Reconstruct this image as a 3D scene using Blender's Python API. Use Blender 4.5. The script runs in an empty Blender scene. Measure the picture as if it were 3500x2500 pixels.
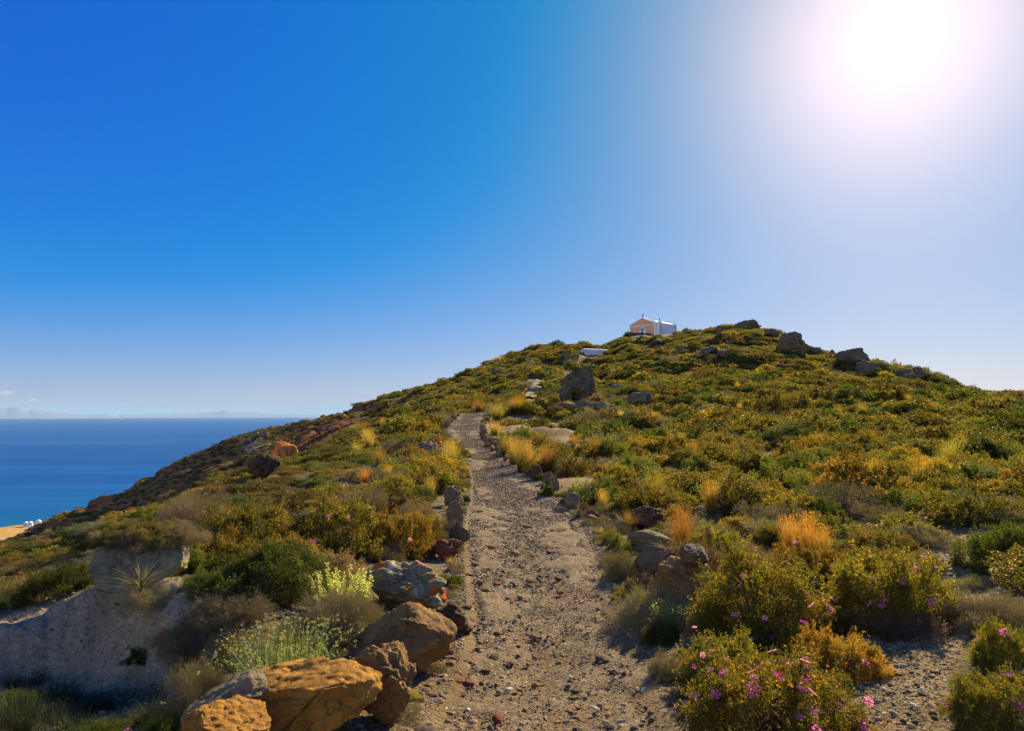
import bpy, bmesh, math, random
import numpy as np
from mathutils import Vector, Matrix

random.seed(7)
RNG = np.random.default_rng(11)
sc = bpy.context.scene
COL = sc.collection
R = math.radians

# ------------------------------------------------------------------ camera model (3500 x 2500 frame)
F = 2275.0
CX, CY = 1750.0, 1250.0
PITCH = R(4.20)
EYE = 1.65
SUN_AZ = R(31.0)      # to the right of +Y
SUN_EL = R(27.06)
SUN_DIR = np.array([math.sin(SUN_AZ)*math.cos(SUN_EL), math.cos(SUN_AZ)*math.cos(SUN_EL), math.sin(SUN_EL)])

def ray(px, py):
    """azimuth (clockwise from +Y) and elevation of an image point"""
    x = (px-CX); u = -(py-CY); f = F
    y = f*math.cos(PITCH)-u*math.sin(PITCH)
    z = f*math.sin(PITCH)+u*math.cos(PITCH)
    return math.atan2(x, y), math.atan2(z, math.hypot(x, y))

def project(P):
    P = np.atleast_2d(P).astype(float)
    x, y, z = P[:, 0], P[:, 1], P[:, 2]-EYE
    yc = y*math.cos(PITCH)+z*math.sin(PITCH)
    zc = -y*math.sin(PITCH)+z*math.cos(PITCH)
    yc = np.where(yc < .05, .05, yc)
    return CX+F*x/yc, CY-F*zc/yc

# ------------------------------------------------------------------ noise
def _hash(ix, iy, iz, s):
    h = (ix*374761393 + iy*668265263 + iz*2147483647 + s*974634777) & 0xFFFFFFFF
    h = ((h ^ (h >> 13))*1274126177) & 0xFFFFFFFF
    h = ((h ^ (h >> 15))*2246822519) & 0xFFFFFFFF
    return ((h ^ (h >> 16)) & 0xFFFF)/32767.5-1.0

def vnoise(P, seed=0):
    P = np.asarray(P, float)
    i = np.floor(P).astype(np.int64); f = P-i
    f = f*f*f*(f*(f*6-15)+10)
    out = 0
    for dx in (0, 1):
        wx = f[:, 0] if dx else 1-f[:, 0]
        for dy in (0, 1):
            wy = f[:, 1] if dy else 1-f[:, 1]
            for dz in (0, 1):
                wz = f[:, 2] if dz else 1-f[:, 2]
                out = out + wx*wy*wz*_hash(i[:, 0]+dx, i[:, 1]+dy, i[:, 2]+dz, seed)
    return out

def fbm(P, octv=4, seed=0, gain=.5, lac=2.03):
    P = np.asarray(P, float); a = 1; s = 0
    for k in range(octv):
        s = s + a*vnoise(P, seed+k*17); P = P*lac+3.7; a *= gain
    return s

def sstep(a, b, x):
    t = np.clip((x-a)/(b-a), 0, 1); return t*t*(3-2*t)

# ------------------------------------------------------------------ mesh helpers
def mesh_np(name, V, Fq, mats=(), col=None, smooth=True, midx=None):
    """V (n,3); Fq list of (m,k) index arrays (k = 3 or 4)"""
    me = bpy.data.meshes.new(name)
    V = np.asarray(V, np.float32)
    if isinstance(Fq, np.ndarray): Fq = [Fq]
    Fq = [np.asarray(q, np.int32) for q in Fq if len(q)]
    me.vertices.add(len(V)); me.vertices.foreach_set('co', V.ravel())
    loops = np.concatenate([q.ravel() for q in Fq])
    tot = np.concatenate([np.full(len(q), q.shape[1], np.int32) for q in Fq])
    start = np.concatenate([[0], np.cumsum(tot)[:-1]]).astype(np.int32)
    me.loops.add(len(loops)); me.loops.foreach_set('vertex_index', loops)
    me.polygons.add(len(tot)); me.polygons.foreach_set('loop_start', start)
    me.polygons.foreach_set('use_smooth', np.full(len(tot), bool(smooth)))
    for m in mats: me.materials.append(m)
    if midx is not None: me.polygons.foreach_set('material_index', np.asarray(midx, np.int32))
    me.update(calc_edges=True)
    if col is not None:
        a = me.attributes.new('col', 'FLOAT_COLOR', 'POINT')
        c = np.ones((len(V), 4), np.float32); c[:, :3] = col
        a.data.foreach_set('color', c.ravel())
    return me

def link(name, me, parent=None, loc=(0, 0, 0), rot=(0, 0, 0), scale=(1, 1, 1)):
    o = bpy.data.objects.new(name, me)
    COL.objects.link(o)
    o.location = loc; o.rotation_euler = rot; o.scale = scale
    if parent: o.parent = parent
    return o

def tag(o, label=None, cat=None, group=None, kind=None):
    if label: o['label'] = label
    if cat: o['category'] = cat
    if group: o['group'] = group
    if kind: o['kind'] = kind
    return o

class MB:
    """collects simple solids into one mesh"""
    def __init__(s): s.v = []; s.f = []
    def add(s, v, f):
        n = len(s.v); s.v += [tuple(p) for p in v]; s.f += [tuple(n+i for i in q) for q in f]; return s
    def box(s, x0, x1, y0, y1, z0, z1):
        return s.add([(x0, y0, z0), (x1, y0, z0), (x1, y1, z0), (x0, y1, z0), (x0, y0, z1), (x1, y0, z1), (x1, y1, z1), (x0, y1, z1)],
                     [(0, 3, 2, 1), (4, 5, 6, 7), (0, 1, 5, 4), (1, 2, 6, 5), (2, 3, 7, 6), (3, 0, 4, 7)])
    def prism(s, pts, y0, y1):
        """polygon in xz extruded along y"""
        n = len(pts)
        v = [(x, y0, z) for x, z in pts]+[(x, y1, z) for x, z in pts]
        f = [tuple(range(n)), tuple(range(2*n-1, n-1, -1))]+[(i, i+n, (i+1) % n+n, (i+1) % n) for i in range(n)]
        return s.add(v, f)
    def prism_x(s, pts, x0, x1):
        n = len(pts)
        v = [(x0, y, z) for y, z in pts]+[(x1, y, z) for y, z in pts]
        f = [tuple(range(n-1, -1, -1)), tuple(range(n, 2*n))]+[(i, (i+1) % n, (i+1) % n+n, i+n) for i in range(n)]
        return s.add(v, f)
    def build(s, name, mat, parent=None, bevel=0, **k):
        me = bpy.data.meshes.new(name); me.from_pydata(s.v, [], s.f); me.materials.append(mat)
        bm = bmesh.new(); bm.from_mesh(me); bmesh.ops.recalc_face_normals(bm, faces=bm.faces)
        if bevel: bmesh.ops.bevel(bm, geom=bm.edges[:], offset=bevel, segments=2, affect='EDGES', clamp_overlap=True)
        bm.to_mesh(me); bm.free(); me.update()
        return link(name, me, parent, **k)

# ------------------------------------------------------------------ node helpers
class NT:
    def __init__(s, name):
        s.m = bpy.data.materials.new(name); s.m.use_nodes = True
        s.t = s.m.node_tree; s.t.nodes.clear()
        s.out = s.n('ShaderNodeOutputMaterial')
    def n(s, typ, **k):
        nd = s.t.nodes.new(typ)
        for a, b in k.items(): setattr(nd, a, b)
        return nd
    def l(s, a, b): s.t.links.new(a, b)
    def inp(s, nd, name, v):
        if hasattr(v, 'is_linked') or isinstance(v, bpy.types.NodeSocket): s.l(v, nd.inputs[name])
        else: nd.inputs[name].default_value = v
    def coord(s, kind='Object'):
        return s.n('ShaderNodeTexCoord').outputs[kind]
    def mapping(s, v, scale=(1, 1, 1)):
        m = s.n('ShaderNodeMapping'); s.l(v, m.inputs[0]); m.inputs['Scale'].default_value = scale; return m.outputs[0]
    def noise(s, v, scale, detail=6, rough=.6, dist=0):
        n = s.n('ShaderNodeTexNoise'); s.l(v, n.inputs['Vector'])
        n.inputs['Scale'].default_value = scale; n.inputs['Detail'].default_value = detail
        n.inputs['Roughness'].default_value = rough; n.inputs['Distortion'].default_value = dist
        return n.outputs[0]
    def voro(s, v, scale, out='Distance', feature='F1'):
        n = s.n('ShaderNodeTexVoronoi'); s.l(v, n.inputs['Vector']); n.feature = feature
        n.inputs['Scale'].default_value = scale; return n.outputs[out]
    def ramp(s, fac, stops):
        r = s.n('ShaderNodeValToRGB'); s.l(fac, r.inputs[0])
        e = r.color_ramp.elements
        while len(e) < len(stops): e.new(.5)
        for i, (p, c) in enumerate(stops):
            e[i].position = p; e[i].color = (*c, 1) if len(c) == 3 else c
        return r.outputs[0]
    def mr(s, v, a, b, c=0., d=1.):
        m = s.n('ShaderNodeMapRange'); s.l(v, m.inputs[0])
        for i, q in enumerate((a, b, c, d)): m.inputs[i+1].default_value = q
        return m.outputs[0]
    def mix(s, fac, a, b, mode='MIX'):
        m = s.n('ShaderNodeMix', data_type='RGBA', blend_type=mode)
        for i, v in ((0, fac), (6, a), (7, b)):
            if isinstance(v, bpy.types.NodeSocket): s.l(v, m.inputs[i])
            else: m.inputs[i].default_value = v if i == 0 else ((*v, 1) if len(v) == 3 else v)
        return m.outputs[2]
    def math(s, op, a, b=None):
        m = s.n('ShaderNodeMath', operation=op)
        for i, v in ((0, a), (1, b)):
            if v is None: continue
            if isinstance(v, bpy.types.NodeSocket): s.l(v, m.inputs[i])
            else: m.inputs[i].default_value = v
        return m.outputs[0]
    def bump(s, h, strength, dist, normal=None):
        b = s.n('ShaderNodeBump'); s.l(h, b.inputs['Height'])
        b.inputs['Strength'].default_value = strength; b.inputs['Distance'].default_value = dist
        if normal is not None: s.l(normal, b.inputs['Normal'])
        return b.outputs[0]
    def principled(s, col, rough=.9, normal=None, spec=.3):
        p = s.n('ShaderNodeBsdfPrincipled')
        s.inp(p, 'Base Color', (*col, 1) if isinstance(col, tuple) and len(col) == 3 else col)
        s.inp(p, 'Roughness', rough); p.inputs['Specular IOR Level'].default_value = spec
        if normal is not None: s.l(normal, p.inputs['Normal'])
        s.l(p.outputs[0], s.out.inputs[0]); return p

def rock_mat(name, c1, c2, c3, scale=3., lichen=None, lichen_amt=.58, pale=None, pale_amt=.62, moss=None, bump=.03):
    t = NT(name); v = t.coord('Object')
    n1 = t.noise(v, scale, 9, .66); n2 = t.noise(v, scale*4.7, 8, .7, .6)
    base = t.ramp(n1, [(.28, c1), (.5, c2), (.72, c3)])
    base = t.mix(t.mr(n2, .35, .7), base, t.mix(1, base, (.55, .5, .45), 'MULTIPLY'))
    pits = t.voro(v, scale*9)
    if pale:
        base = t.mix(t.mr(t.noise(v, scale*1.9, 7, .7), pale_amt, pale_amt+.07), base, pale)
    if moss:
        base = t.mix(t.mr(t.noise(v, scale*1.1, 9, .75, .4), .5, .62), base, moss)
    if lichen:
        base = t.mix(t.mr(t.noise(v, scale*1.3, 10, .72, .3), lichen_amt, lichen_amt+.035), base, lichen)
    h = t.math('ADD', t.math('MULTIPLY', n2, .9), t.math('MULTIPLY', pits, .35))
    h = t.math('ADD', h, t.math('MULTIPLY', t.noise(v, scale*22, 5, .7), .35))
    t.principled(base, .93, t.bump(h, .9, bump), .15)
    return t.m

def leaf_mat(name, trans=.45, sat=1., val=1.):
    t = NT(name)
    a = t.n('ShaderNodeAttribute'); a.attribute_name = 'col'
    oi = t.n('ShaderNodeObjectInfo')
    hs = t.n('ShaderNodeHueSaturation')
    t.l(t.mr(oi.outputs['Random'], 0, 1, .475, .52), hs.inputs['Hue'])
    rnd2 = t.math('FRACT', t.math('MULTIPLY', oi.outputs['Random'], 17.3))
    t.l(t.mr(rnd2, 0, 1, .65*val, 1.3*val), hs.inputs['Value'])
    hs.inputs['Saturation'].default_value = sat
    t.l(a.outputs['Color'], hs.inputs['Color'])
    d = t.n('ShaderNodeBsdfPrincipled'); t.l(hs.outputs[0], d.inputs['Base Color']); d.inputs['Roughness'].default_value = .55
    d.inputs['Specular IOR Level'].default_value = .25
    tr = t.n('ShaderNodeBsdfTranslucent')
    tc = t.mix(1., hs.outputs[0], (1.55, 1.45, .5), 'MULTIPLY'); t.l(tc, tr.inputs[0])
    mx = t.n('ShaderNodeMixShader'); mx.inputs[0].default_value = trans
    t.l(d.outputs[0], mx.inputs[1]); t.l(tr.outputs[0], mx.inputs[2]); t.l(mx.outputs[0], t.out.inputs[0])
    return t.m

def plain(name, c, rough=.85, noise=.12, scale=2., bump=.004):
    t = NT(name); v = t.coord('Object'); n = t.noise(v, scale, 6, .6)
    col = t.mix(t.mr(n, .3, .7, 0, 1), tuple(x*(1-noise) for x in c), tuple(min(1, x*(1+noise)) for x in c))
    t.principled(col, rough, t.bump(t.noise(v, scale*8, 5, .6), .6, bump), .2)
    return t.m

# ------------------------------------------------------------------ terrain columns: px -> eleven (distance, image height)
T = {
 -300: [(4.8,2520),(6.0,2400),(6.6,2200),(12,2130),(20,2050),(35,1970),(95,2080),(180,2000),(220,1960),(260,1940),(285,1930)],
 0:    [(4.8,2510),(6.0,2385),(6.55,2110),(12,2060),(20,1985),(35,1905),(90,1975),(180,1930),(220,1895),(260,1872),(285,1858)],
 150:  [(4.8,2505),(6.0,2365),(6.5,2062),(11,2040),(18,1960),(33,1892),(80,1960),(165,1900),(205,1852),(250,1806),(280,1771)],
 300:  [(4.7,2500),(5.95,2350),(6.45,2012),(10,1985),(17,1930),(32,1868),(75,1930),(150,1870),(190,1815),(235,1765),(265,1727)],
 450:  [(4.4,2500),(5.75,2340),(6.35,1980),(8.5,1925),(12,1850),(18,1785),(60,1900),(130,1800),(175,1740),(215,1690),(245,1645)],
 600:  [(3.8,2500),(5.2,2335),(6.15,2000),(8.2,1900),(10.5,1810),(15,1740),(55,1850),(115,1750),(160,1680),(200,1620),(228,1574)],
 750:  [(3.15,2500),(4.3,2330),(5.8,2060),(7.8,1900),(10.5,1780),(17,1680),(50,1760),(100,1690),(145,1620),(180,1560),(210,1517)],
 900:  [(3.2,2500),(4.05,2330),(5.4,2090),(7.6,1895),(11,1750),(19,1630),(50,1680),(90,1630),(130,1570),(165,1510),(192,1470)],
 1200: [(3.4,2500),(4.2,2330),(5.4,2120),(7.7,1900),(11.5,1740),(22,1580),(38,1492),(80,1476),(110,1450),(135,1425),(160,1400)],
 1500: [(3.6,2500),(4.4,2330),(5.7,2120),(8.0,1900),(12,1740),(19,1600),(32,1480),(46,1422),(80,1390),(115,1350),(148,1312)],
 1800: [(3.65,2500),(4.5,2330),(5.8,2120),(8.1,1900),(12,1740),(19,1600),(30,1490),(48,1402),(80,1335),(115,1265),(155,1185)],
 2100: [(3.65,2500),(4.45,2330),(5.75,2120),(8.0,1900),(12,1740),(18,1610),(28,1510),(45,1410),(75,1330),(115,1245),(165,1172)],
 2500: [(3.6,2500),(4.4,2330),(5.6,2120),(7.8,1900),(11.5,1730),(18,1600),(27,1500),(42,1400),(66,1300),(105,1200),(150,1120)],
 2900: [(3.6,2500),(4.4,2330),(5.6,2120),(7.8,1900),(11.3,1740),(17,1610),(25,1520),(38,1430),(58,1350),(88,1275),(120,1215)],
 3300: [(3.7,2500),(4.5,2330),(5.7,2130),(7.8,1920),(11,1760),(16,1650),(23,1565),(34,1490),(50,1430),(68,1380),(88,1336)],
 3800: [(3.8,2500),(4.6,2330),(5.8,2130),(7.8,1930),(11,1780),(16,1680),(23,1590),(32,1520),(46,1455),(60,1405),(75,1360)],
}
SKY = [(-300,1930),(0,1862),(154,1772),(308,1726),(385,1680),(531,1610),(662,1550),(816,1496),(985,1450),(1162,1411),(1324,1366),
       (1539,1304),(1610,1270),(1685,1246),(1785,1207),(1870,1190),(1985,1192),(2062,1200),(2110,1188),(2160,1160),(2240,1155),(2330,1148),(2400,1142),
       (2462,1131),(2555,1119),(2647,1131),(2709,1160),(2755,1192),(2847,1212),(2925,1232),(3016,1262),(3155,1300),(3340,1356),(3500,1374),(3800,1392)]
cols = sorted(T)
NL = 11
LAY = []
for l in range(NL):
    az, el, d = [], [], []
    for c in cols:
        dd, py = T[c][l]
        if l == NL-1: continue
        a, e = ray(c, py); az.append(a); el.append(e); d.append(dd)
    if l == NL-1:
        dpx = np.array(cols, float); dd_ = np.array([T[c][l][0] for c in cols])
        for px, py in SKY:
            a, e = ray(px, py); az.append(a); el.append(e); d.append(float(np.interp(px, dpx, dd_)))
    LAY.append((np.array(az), np.array(el), np.array(d)))

def pchip(x, y, q):
    h = np.diff(x); dl = np.diff(y)/h; m = np.zeros(len(x))
    for i in range(1, len(x)-1):
        if dl[i-1]*dl[i] > 0:
            w1 = 2*h[i]+h[i-1]; w2 = h[i]+2*h[i-1]
            m[i] = (w1+w2)/(w1/dl[i-1]+w2/dl[i])
    m[0] = dl[0]; m[-1] = dl[-1]
    k = np.clip(np.searchsorted(x, q)-1, 0, len(x)-2)
    t = (q-x[k])/h[k]; t = np.clip(t, 0, 1)
    return ((2*t**3-3*t**2+1)*y[k]+(t**3-2*t**2+t)*h[k]*m[k]+(-2*t**3+3*t**2)*y[k+1]+(t**3-t**2)*h[k]*m[k+1])

AZ = np.concatenate([np.radians(np.linspace(-180, -52, 60, endpoint=False)), np.radians(np.linspace(-52, 50, 1000, endpoint=False)),
                     np.radians(np.linspace(50, 180, 60))])
RR = np.concatenate([np.geomspace(.35, 320, 500), np.geomspace(335, 1100, 24)])
LR = np.log(RR)
Z = np.zeros((len(AZ), len(RR)))
KD = np.zeros(len(AZ))
amin, amax = LAY[5][0][0], LAY[5][0][-1]
for i, a in enumerate(AZ):
    back = float(sstep(R(60), R(150), abs(a)))
    aa = min(max(a, amin), amax)
    xs = [math.log(.3), math.log(1.0)]; ys = [math.atan2(-EYE, .3), math.atan2(-EYE, 1.0)]
    for (A, E, D) in LAY:
        d = float(np.interp(aa, A, D)); e = float(np.interp(aa, A, E))
        xs.append(math.log(d)); ys.append(e)
    KD[i] = math.exp(xs[-1]); e = ys[-1]; dk = KD[i]
    xs += [math.log(dk*1.12), math.log(dk*1.6), math.log(1300)]
    ys += [e-R(1.3), e-R(7), math.atan2(-212, 1300)]
    z = EYE+RR*np.tan(pchip(np.array(xs), np.array(ys), LR))
    zb = -.03*np.maximum(RR-2, 0)**1.1
    Z[i] = z*(1-back)+zb*back
# soften seams between columns sideways
ker = np.array([1, 2, 3, 2, 1.]); ker /= ker.sum()
Zs = sum(k*np.roll(Z, s-2, 0) for s, k in enumerate(ker)); Z[60:-60, :] = Zs[60:-60, :]
GX = np.sin(AZ)[:, None]*RR[None, :]; GY = np.cos(AZ)[:, None]*RR[None, :]

def raw_hit(px, py, Zg):
    a, e = ray(px, py)
    i = int(np.argmin(np.abs(AZ-a)))
    el = np.arctan2(Zg[i]-EYE, RR)
    w = np.nonzero(el >= e)[0]
    w = w[w > 60]
    if len(w) == 0: return None
    j = w[0]
    t = (e-el[j-1])/(el[j]-el[j-1]+1e-9)
    d = RR[j-1]+(RR[j]-RR[j-1])*min(max(t, 0), 1)
    return math.sin(a)*d, math.cos(a)*d

# ------------------------------------------------------------------ the path: left and right edge in the frame
PATH = [(2700,1290,2460),(2500,1400,2350),(2400,1480,2300),(2300,1530,2250),(2200,1570,2190),(2100,1585,2130),(2000,1575,2085),(1900,1570,2050),
        (1800,1572,2005),(1750,1588,1965),(1700,1600,1895),(1650,1606,1842),(1600,1598,1795),(1560,1585,1740),(1520,1560,1680),(1490,1530,1648),
        (1465,1516,1632),(1440,1535,1645),(1424,1560,1655),(1412,1585,1662)]
PL, PR = [], []
for py, l, r in PATH:
    if py > 2480:
        for px, S in ((l, PL), (r, PR)):
            a, e = ray(px, py); d = -EYE/math.tan(e) if py > 2600 else raw_hit(px, py, Z)
            S.append((math.sin(a)*d, math.cos(a)*d) if not isinstance(d, tuple) else d)
    else:
        PL.append(raw_hit(l, py, Z)); PR.append(raw_hit(r, py, Z))
PL.insert(0, (-1.0, -3.)); PR.insert(0, (1.1, -3.))
PL, PR = np.array(PL), np.array(PR)
for _ in range(1):
    for S in (PL, PR): S[1:-1] = S[1:-1]*.6+.2*(S[:-2]+S[2:])
def resample(S, n):
    s = np.concatenate([[0], np.cumsum(np.linalg.norm(np.diff(S, axis=0), axis=1))])
    q = np.linspace(0, s[-1], n); return np.stack([np.interp(q, s, S[:, 0]), np.interp(q, s, S[:, 1])], 1)
PC = (PL+PR)/2; PW = np.linalg.norm(PR-PL, axis=1)/2
ss = np.concatenate([[0], np.cumsum(np.linalg.norm(np.diff(PC, axis=0), axis=1))])
NQ = 640
qq = ss[-1]*np.linspace(0, 1, NQ)**1.5
C2 = np.stack([np.interp(qq, ss, PC[:, 0]), np.interp(qq, ss, PC[:, 1])], 1)
for _ in range(4): C2[1:-1] = C2[1:-1]*.5+.25*(C2[:-2]+C2[2:])
W2 = np.interp(qq, ss, PW)
# second, higher stretch of the path
def path_dist(X, Y):
    """signed distance outside the path edge (negative = on the path)"""
    X = np.asarray(X).ravel(); Y = np.asarray(Y).ravel()
    out = np.full(len(X), 99.)
    m = (Y < 60) & (Y > -8) & (np.abs(X) < 30)
    idx = np.nonzero(m)[0]
    for ch in np.array_split(idx, max(1, len(idx)//20000)):
        d2 = np.hypot(X[ch][:, None]-C2[None, :, 0], Y[ch][:, None]-C2[None, :, 1])-W2[None, :]
        out[ch] = d2.min(1)
    return out

PD = path_dist(GX, GY).reshape(GX.shape)
P3 = np.stack([GX.ravel(), GY.ravel(), np.zeros(GX.size)], 1)
dist = np.sqrt(P3[:, 0]**2+P3[:, 1]**2)
Rg = dist.reshape(GX.shape)
AZg = np.broadcast_to(AZ[:, None], GX.shape)
offp = sstep(-.1, .9, PD)
n_big = fbm(P3*.07, 4, 5).reshape(GX.shape)
n_mid = fbm(P3*.45, 4, 9).reshape(GX.shape)
n_sm = fbm(P3*2.6, 4, 3).reshape(GX.shape)
Z += offp*(n_big*np.clip((Rg-15)/90, 0, 1)*1.1+n_mid*np.clip((Rg-3)/40, .0, 1)*.35+n_mid*.05+n_sm*.035*np.exp(-Rg/40))
# terraces / eroded banks on the far left flank
flank = sstep(60, 95, Rg)*(1-sstep(R(-15), R(-8), AZg))*(1-sstep(280, 300, Rg))
step = 5.0
ph = Z/step+n_big*.35
fr = ph-np.floor(ph)
tz = (np.floor(ph)+sstep(.66, .93, fr)-n_big*.35)*step
ter_mask = sstep(-.45, .1, fbm(P3*.022, 3, 21).reshape(GX.shape))
Z = Z+(tz-Z)*flank*.9*ter_mask
bk = np.exp(-((Rg-6.3)/.5)**2)*(1-sstep(R(-21), R(-17), AZg))*(AZg < 0)
P3b = np.stack([GX.ravel()*2.2, GY.ravel()*2.2, Z.ravel()*9], 1)
Z += bk*.05*fbm(P3b, 4, 55).reshape(GX.shape)+bk*.03*fbm(P3*7, 3, 56).reshape(GX.shape)
ZPATH = Z.copy()
Z = Z-.05*(1-sstep(-.30, .0, PD))

def H(x, y, grid=None):
    g = Z if grid is None else grid
    x = np.atleast_1d(np.asarray(x, float)); y = np.atleast_1d(np.asarray(y, float))
    a = np.arctan2(x, y); lr = np.log(np.clip(np.hypot(x, y), RR[0]*1.01, RR[-1]*.999))
    i = np.clip(np.searchsorted(AZ, a)-1, 0, len(AZ)-2); ta = np.clip((a-AZ[i])/(AZ[i+1]-AZ[i]), 0, 1)
    j = np.clip(np.searchsorted(LR, lr)-1, 0, len(LR)-2); tr = np.clip((lr-LR[j])/(LR[j+1]-LR[j]), 0, 1)
    return ((g[i, j]*(1-ta)+g[i+1, j]*ta)*(1-tr)+(g[i, j+1]*(1-ta)+g[i+1, j+1]*ta)*tr)

def hit(px, py):
    h = raw_hit(px, py, Z)
    if h is None:
        a, e = ray(px, py); i = int(np.argmin(np.abs(AZ-a))); d = KD[i]*.99
        h = (math.sin(a)*d, math.cos(a)*d)
    return Vector((h[0], h[1], float(H(h[0], h[1])[0])))
def scale_at(p):           # metres per source pixel at p
    return max(.5, p.y*math.cos(PITCH)+(p.z-EYE)*math.sin(PITCH))/F
def at(px, py, d):         # point on the pixel's ray at horizontal distance d
    a, e = ray(px, py); return Vector((math.sin(a)*d, math.cos(a)*d, EYE+d*math.tan(e)))

# ------------------------------------------------------------------ soil colours (what the ground is made of)
PXg, PYg = project(np.stack([GX.ravel(), GY.ravel(), Z.ravel()], 1))
PXg = PXg.reshape(GX.shape); PYg = PYg.reshape(GX.shape)
def region(pts, soft=12.):
    """soft membership of the ground inside a polygon drawn on the frame"""
    pts = np.array(pts, float); inside = np.zeros(PXg.shape, bool); n = len(pts)
    jx = PXg+fbm(P3*.8, 3, 77).reshape(GX.shape)*soft; jy = PYg+fbm(P3*.8, 3, 78).reshape(GX.shape)*soft*.5
    for i in range(n):
        x1, y1 = pts[i]; x2, y2 = pts[(i+1) % n]
        c = ((y1 > jy) != (y2 > jy)) & (jx < (x2-x1)*(jy-y1)/(y2-y1+1e-9)+x1)
        inside ^= c
    return inside & (GY > .3)
soil = np.zeros(GX.shape+(3,))
soil[:] = (.16, .11, .05)
v = sstep(-.5, .6, n_big)[..., None]; soil = soil*(1-v)+np.array((.11, .09, .035))*v
vg = sstep(.0, .8, n_mid)[..., None]*.5; soil = soil*(1-vg)+np.array((.25, .18, .09))*vg
CLEAR = [[(2720,2600),(2900,2250),(2830,2180),(3150,2170),(3290,2050),(3180,1900),(3150,1830),(3330,1800),(3500,1900),(3560,2080),(3330,2130),(3230,2350),(3150,2600)],
         [(1660,1560),(1640,1470),(1700,1415),(1850,1420),(1990,1480),(2010,1560),(2060,1610),(2190,1650),(2290,1700),(2250,1740),(2130,1740),(2080,1770),(1960,1690),(1860,1590),(1900,1560),(1800,1480)],
         [(1840,1395),(1960,1372),(2010,1400),(1960,1425),(1860,1420)],
         [(2080,1330),(2180,1300),(2160,1370),(2090,1372)],
         [(1100,1655),(1260,1640),(1340,1660),(1180,1690),(1080,1680)]]
clr = np.zeros(GX.shape, bool)
for c in CLEAR: clr |= region(c)
clr &= (Rg < 75)
soil[clr] = np.array((.31, .215, .09))
BANK = region([(-60,2140),(0,2112),(160,2062),(300,2012),(460,1962),(640,1965),(700,2010),(600,2130),(570,2260),(590,2420),(540,2440),(430,2380),(300,2400),(-80,2420)], 10) & (Rg < 9)
soil[BANK] = np.array((.33, .27, .185))
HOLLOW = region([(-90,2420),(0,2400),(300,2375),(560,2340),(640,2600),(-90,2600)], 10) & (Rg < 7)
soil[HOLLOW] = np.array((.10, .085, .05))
RED = region([(985,1560),(1010,1510),(1080,1470),(1180,1430),(1260,1430),(1180,1475),(1110,1530),(1040,1560)], 10) & (Rg > 50)
soil[RED] = np.array((.17, .035, .02))
PALE = region([(820,1530),(850,1495),(905,1490),(915,1530),(880,1555)], 10) & (Rg > 50)
soil[PALE] = np.array((.42, .33, .24))
fl = (flank*(1-RED)*(1-PALE))[..., None]*.7
soil = soil*(1-fl)+np.array((.23, .10, .03))*fl
nearp = ((1-sstep(.2, 1.3, PD+n_mid*.4))*.8)[..., None]
soil = soil*(1-nearp)+np.array((.25, .175, .088))*nearp
for _ in range(2):
    soil = (soil+np.roll(soil, 1, 0)+np.roll(soil, -1, 0)+np.roll(soil, 1, 1)+np.roll(soil, -1, 1))/5

def ground_mat():
    t = NT('hillside_soil'); v = t.coord('Object')
    a = t.n('ShaderNodeAttribute'); a.attribute_name = 'col'
    n1 = t.noise(v, 1.3, 10, .7); n2 = t.noise(v, 22, 8, .75); vo = t.voro(v, 34)
    c = t.mix(t.mr(n1, .35, .7), t.mix(1, a.outputs[0], (.68, .66, .62), 'MULTIPLY'), t.mix(1, a.outputs[0], (1.3, 1.25, 1.2), 'MULTIPLY'))
    c = t.mix(t.mr(n2, .4, .75, 0, .7), c, t.mix(1, c, (.45, .42, .4), 'MULTIPLY'))
    vc = t.voro(v, 48, 'Color'); sp = t.n('ShaderNodeSeparateColor'); t.l(vc, sp.inputs[0])
    c = t.mix(t.mr(sp.outputs[0], .6, .63, 0, .42), c, t.mix(1, c, t.ramp(sp.outputs[1], [(0, (.25, .22, .2)), (.5, (.6, .55, .5)), (.8, (1.6, 1.55, 1.5)), (1, (1.2, .7, .5))]), 'MULTIPLY'))
    h = t.math('ADD', n2, t.math('MULTIPLY', vo, .5))
    b1 = t.bump(n1, .6, .12); t.principled(c, .95, t.bump(h, .8, .03, b1), .1)
    return t.m
na, nr = GX.shape
ii = (np.arange(na-1)[:, None]*nr+np.arange(nr-1)[None, :]).ravel()
quads = np.stack([ii, ii+1, ii+nr+1, ii+nr], 1)
gV = np.stack([GX.ravel(), GY.ravel(), Z.ravel()], 1)
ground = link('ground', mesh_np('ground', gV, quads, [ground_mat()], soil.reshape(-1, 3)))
tag(ground, kind='structure', label='brown stony hillside ground rising from the viewer to the chapel ridge')

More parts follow.
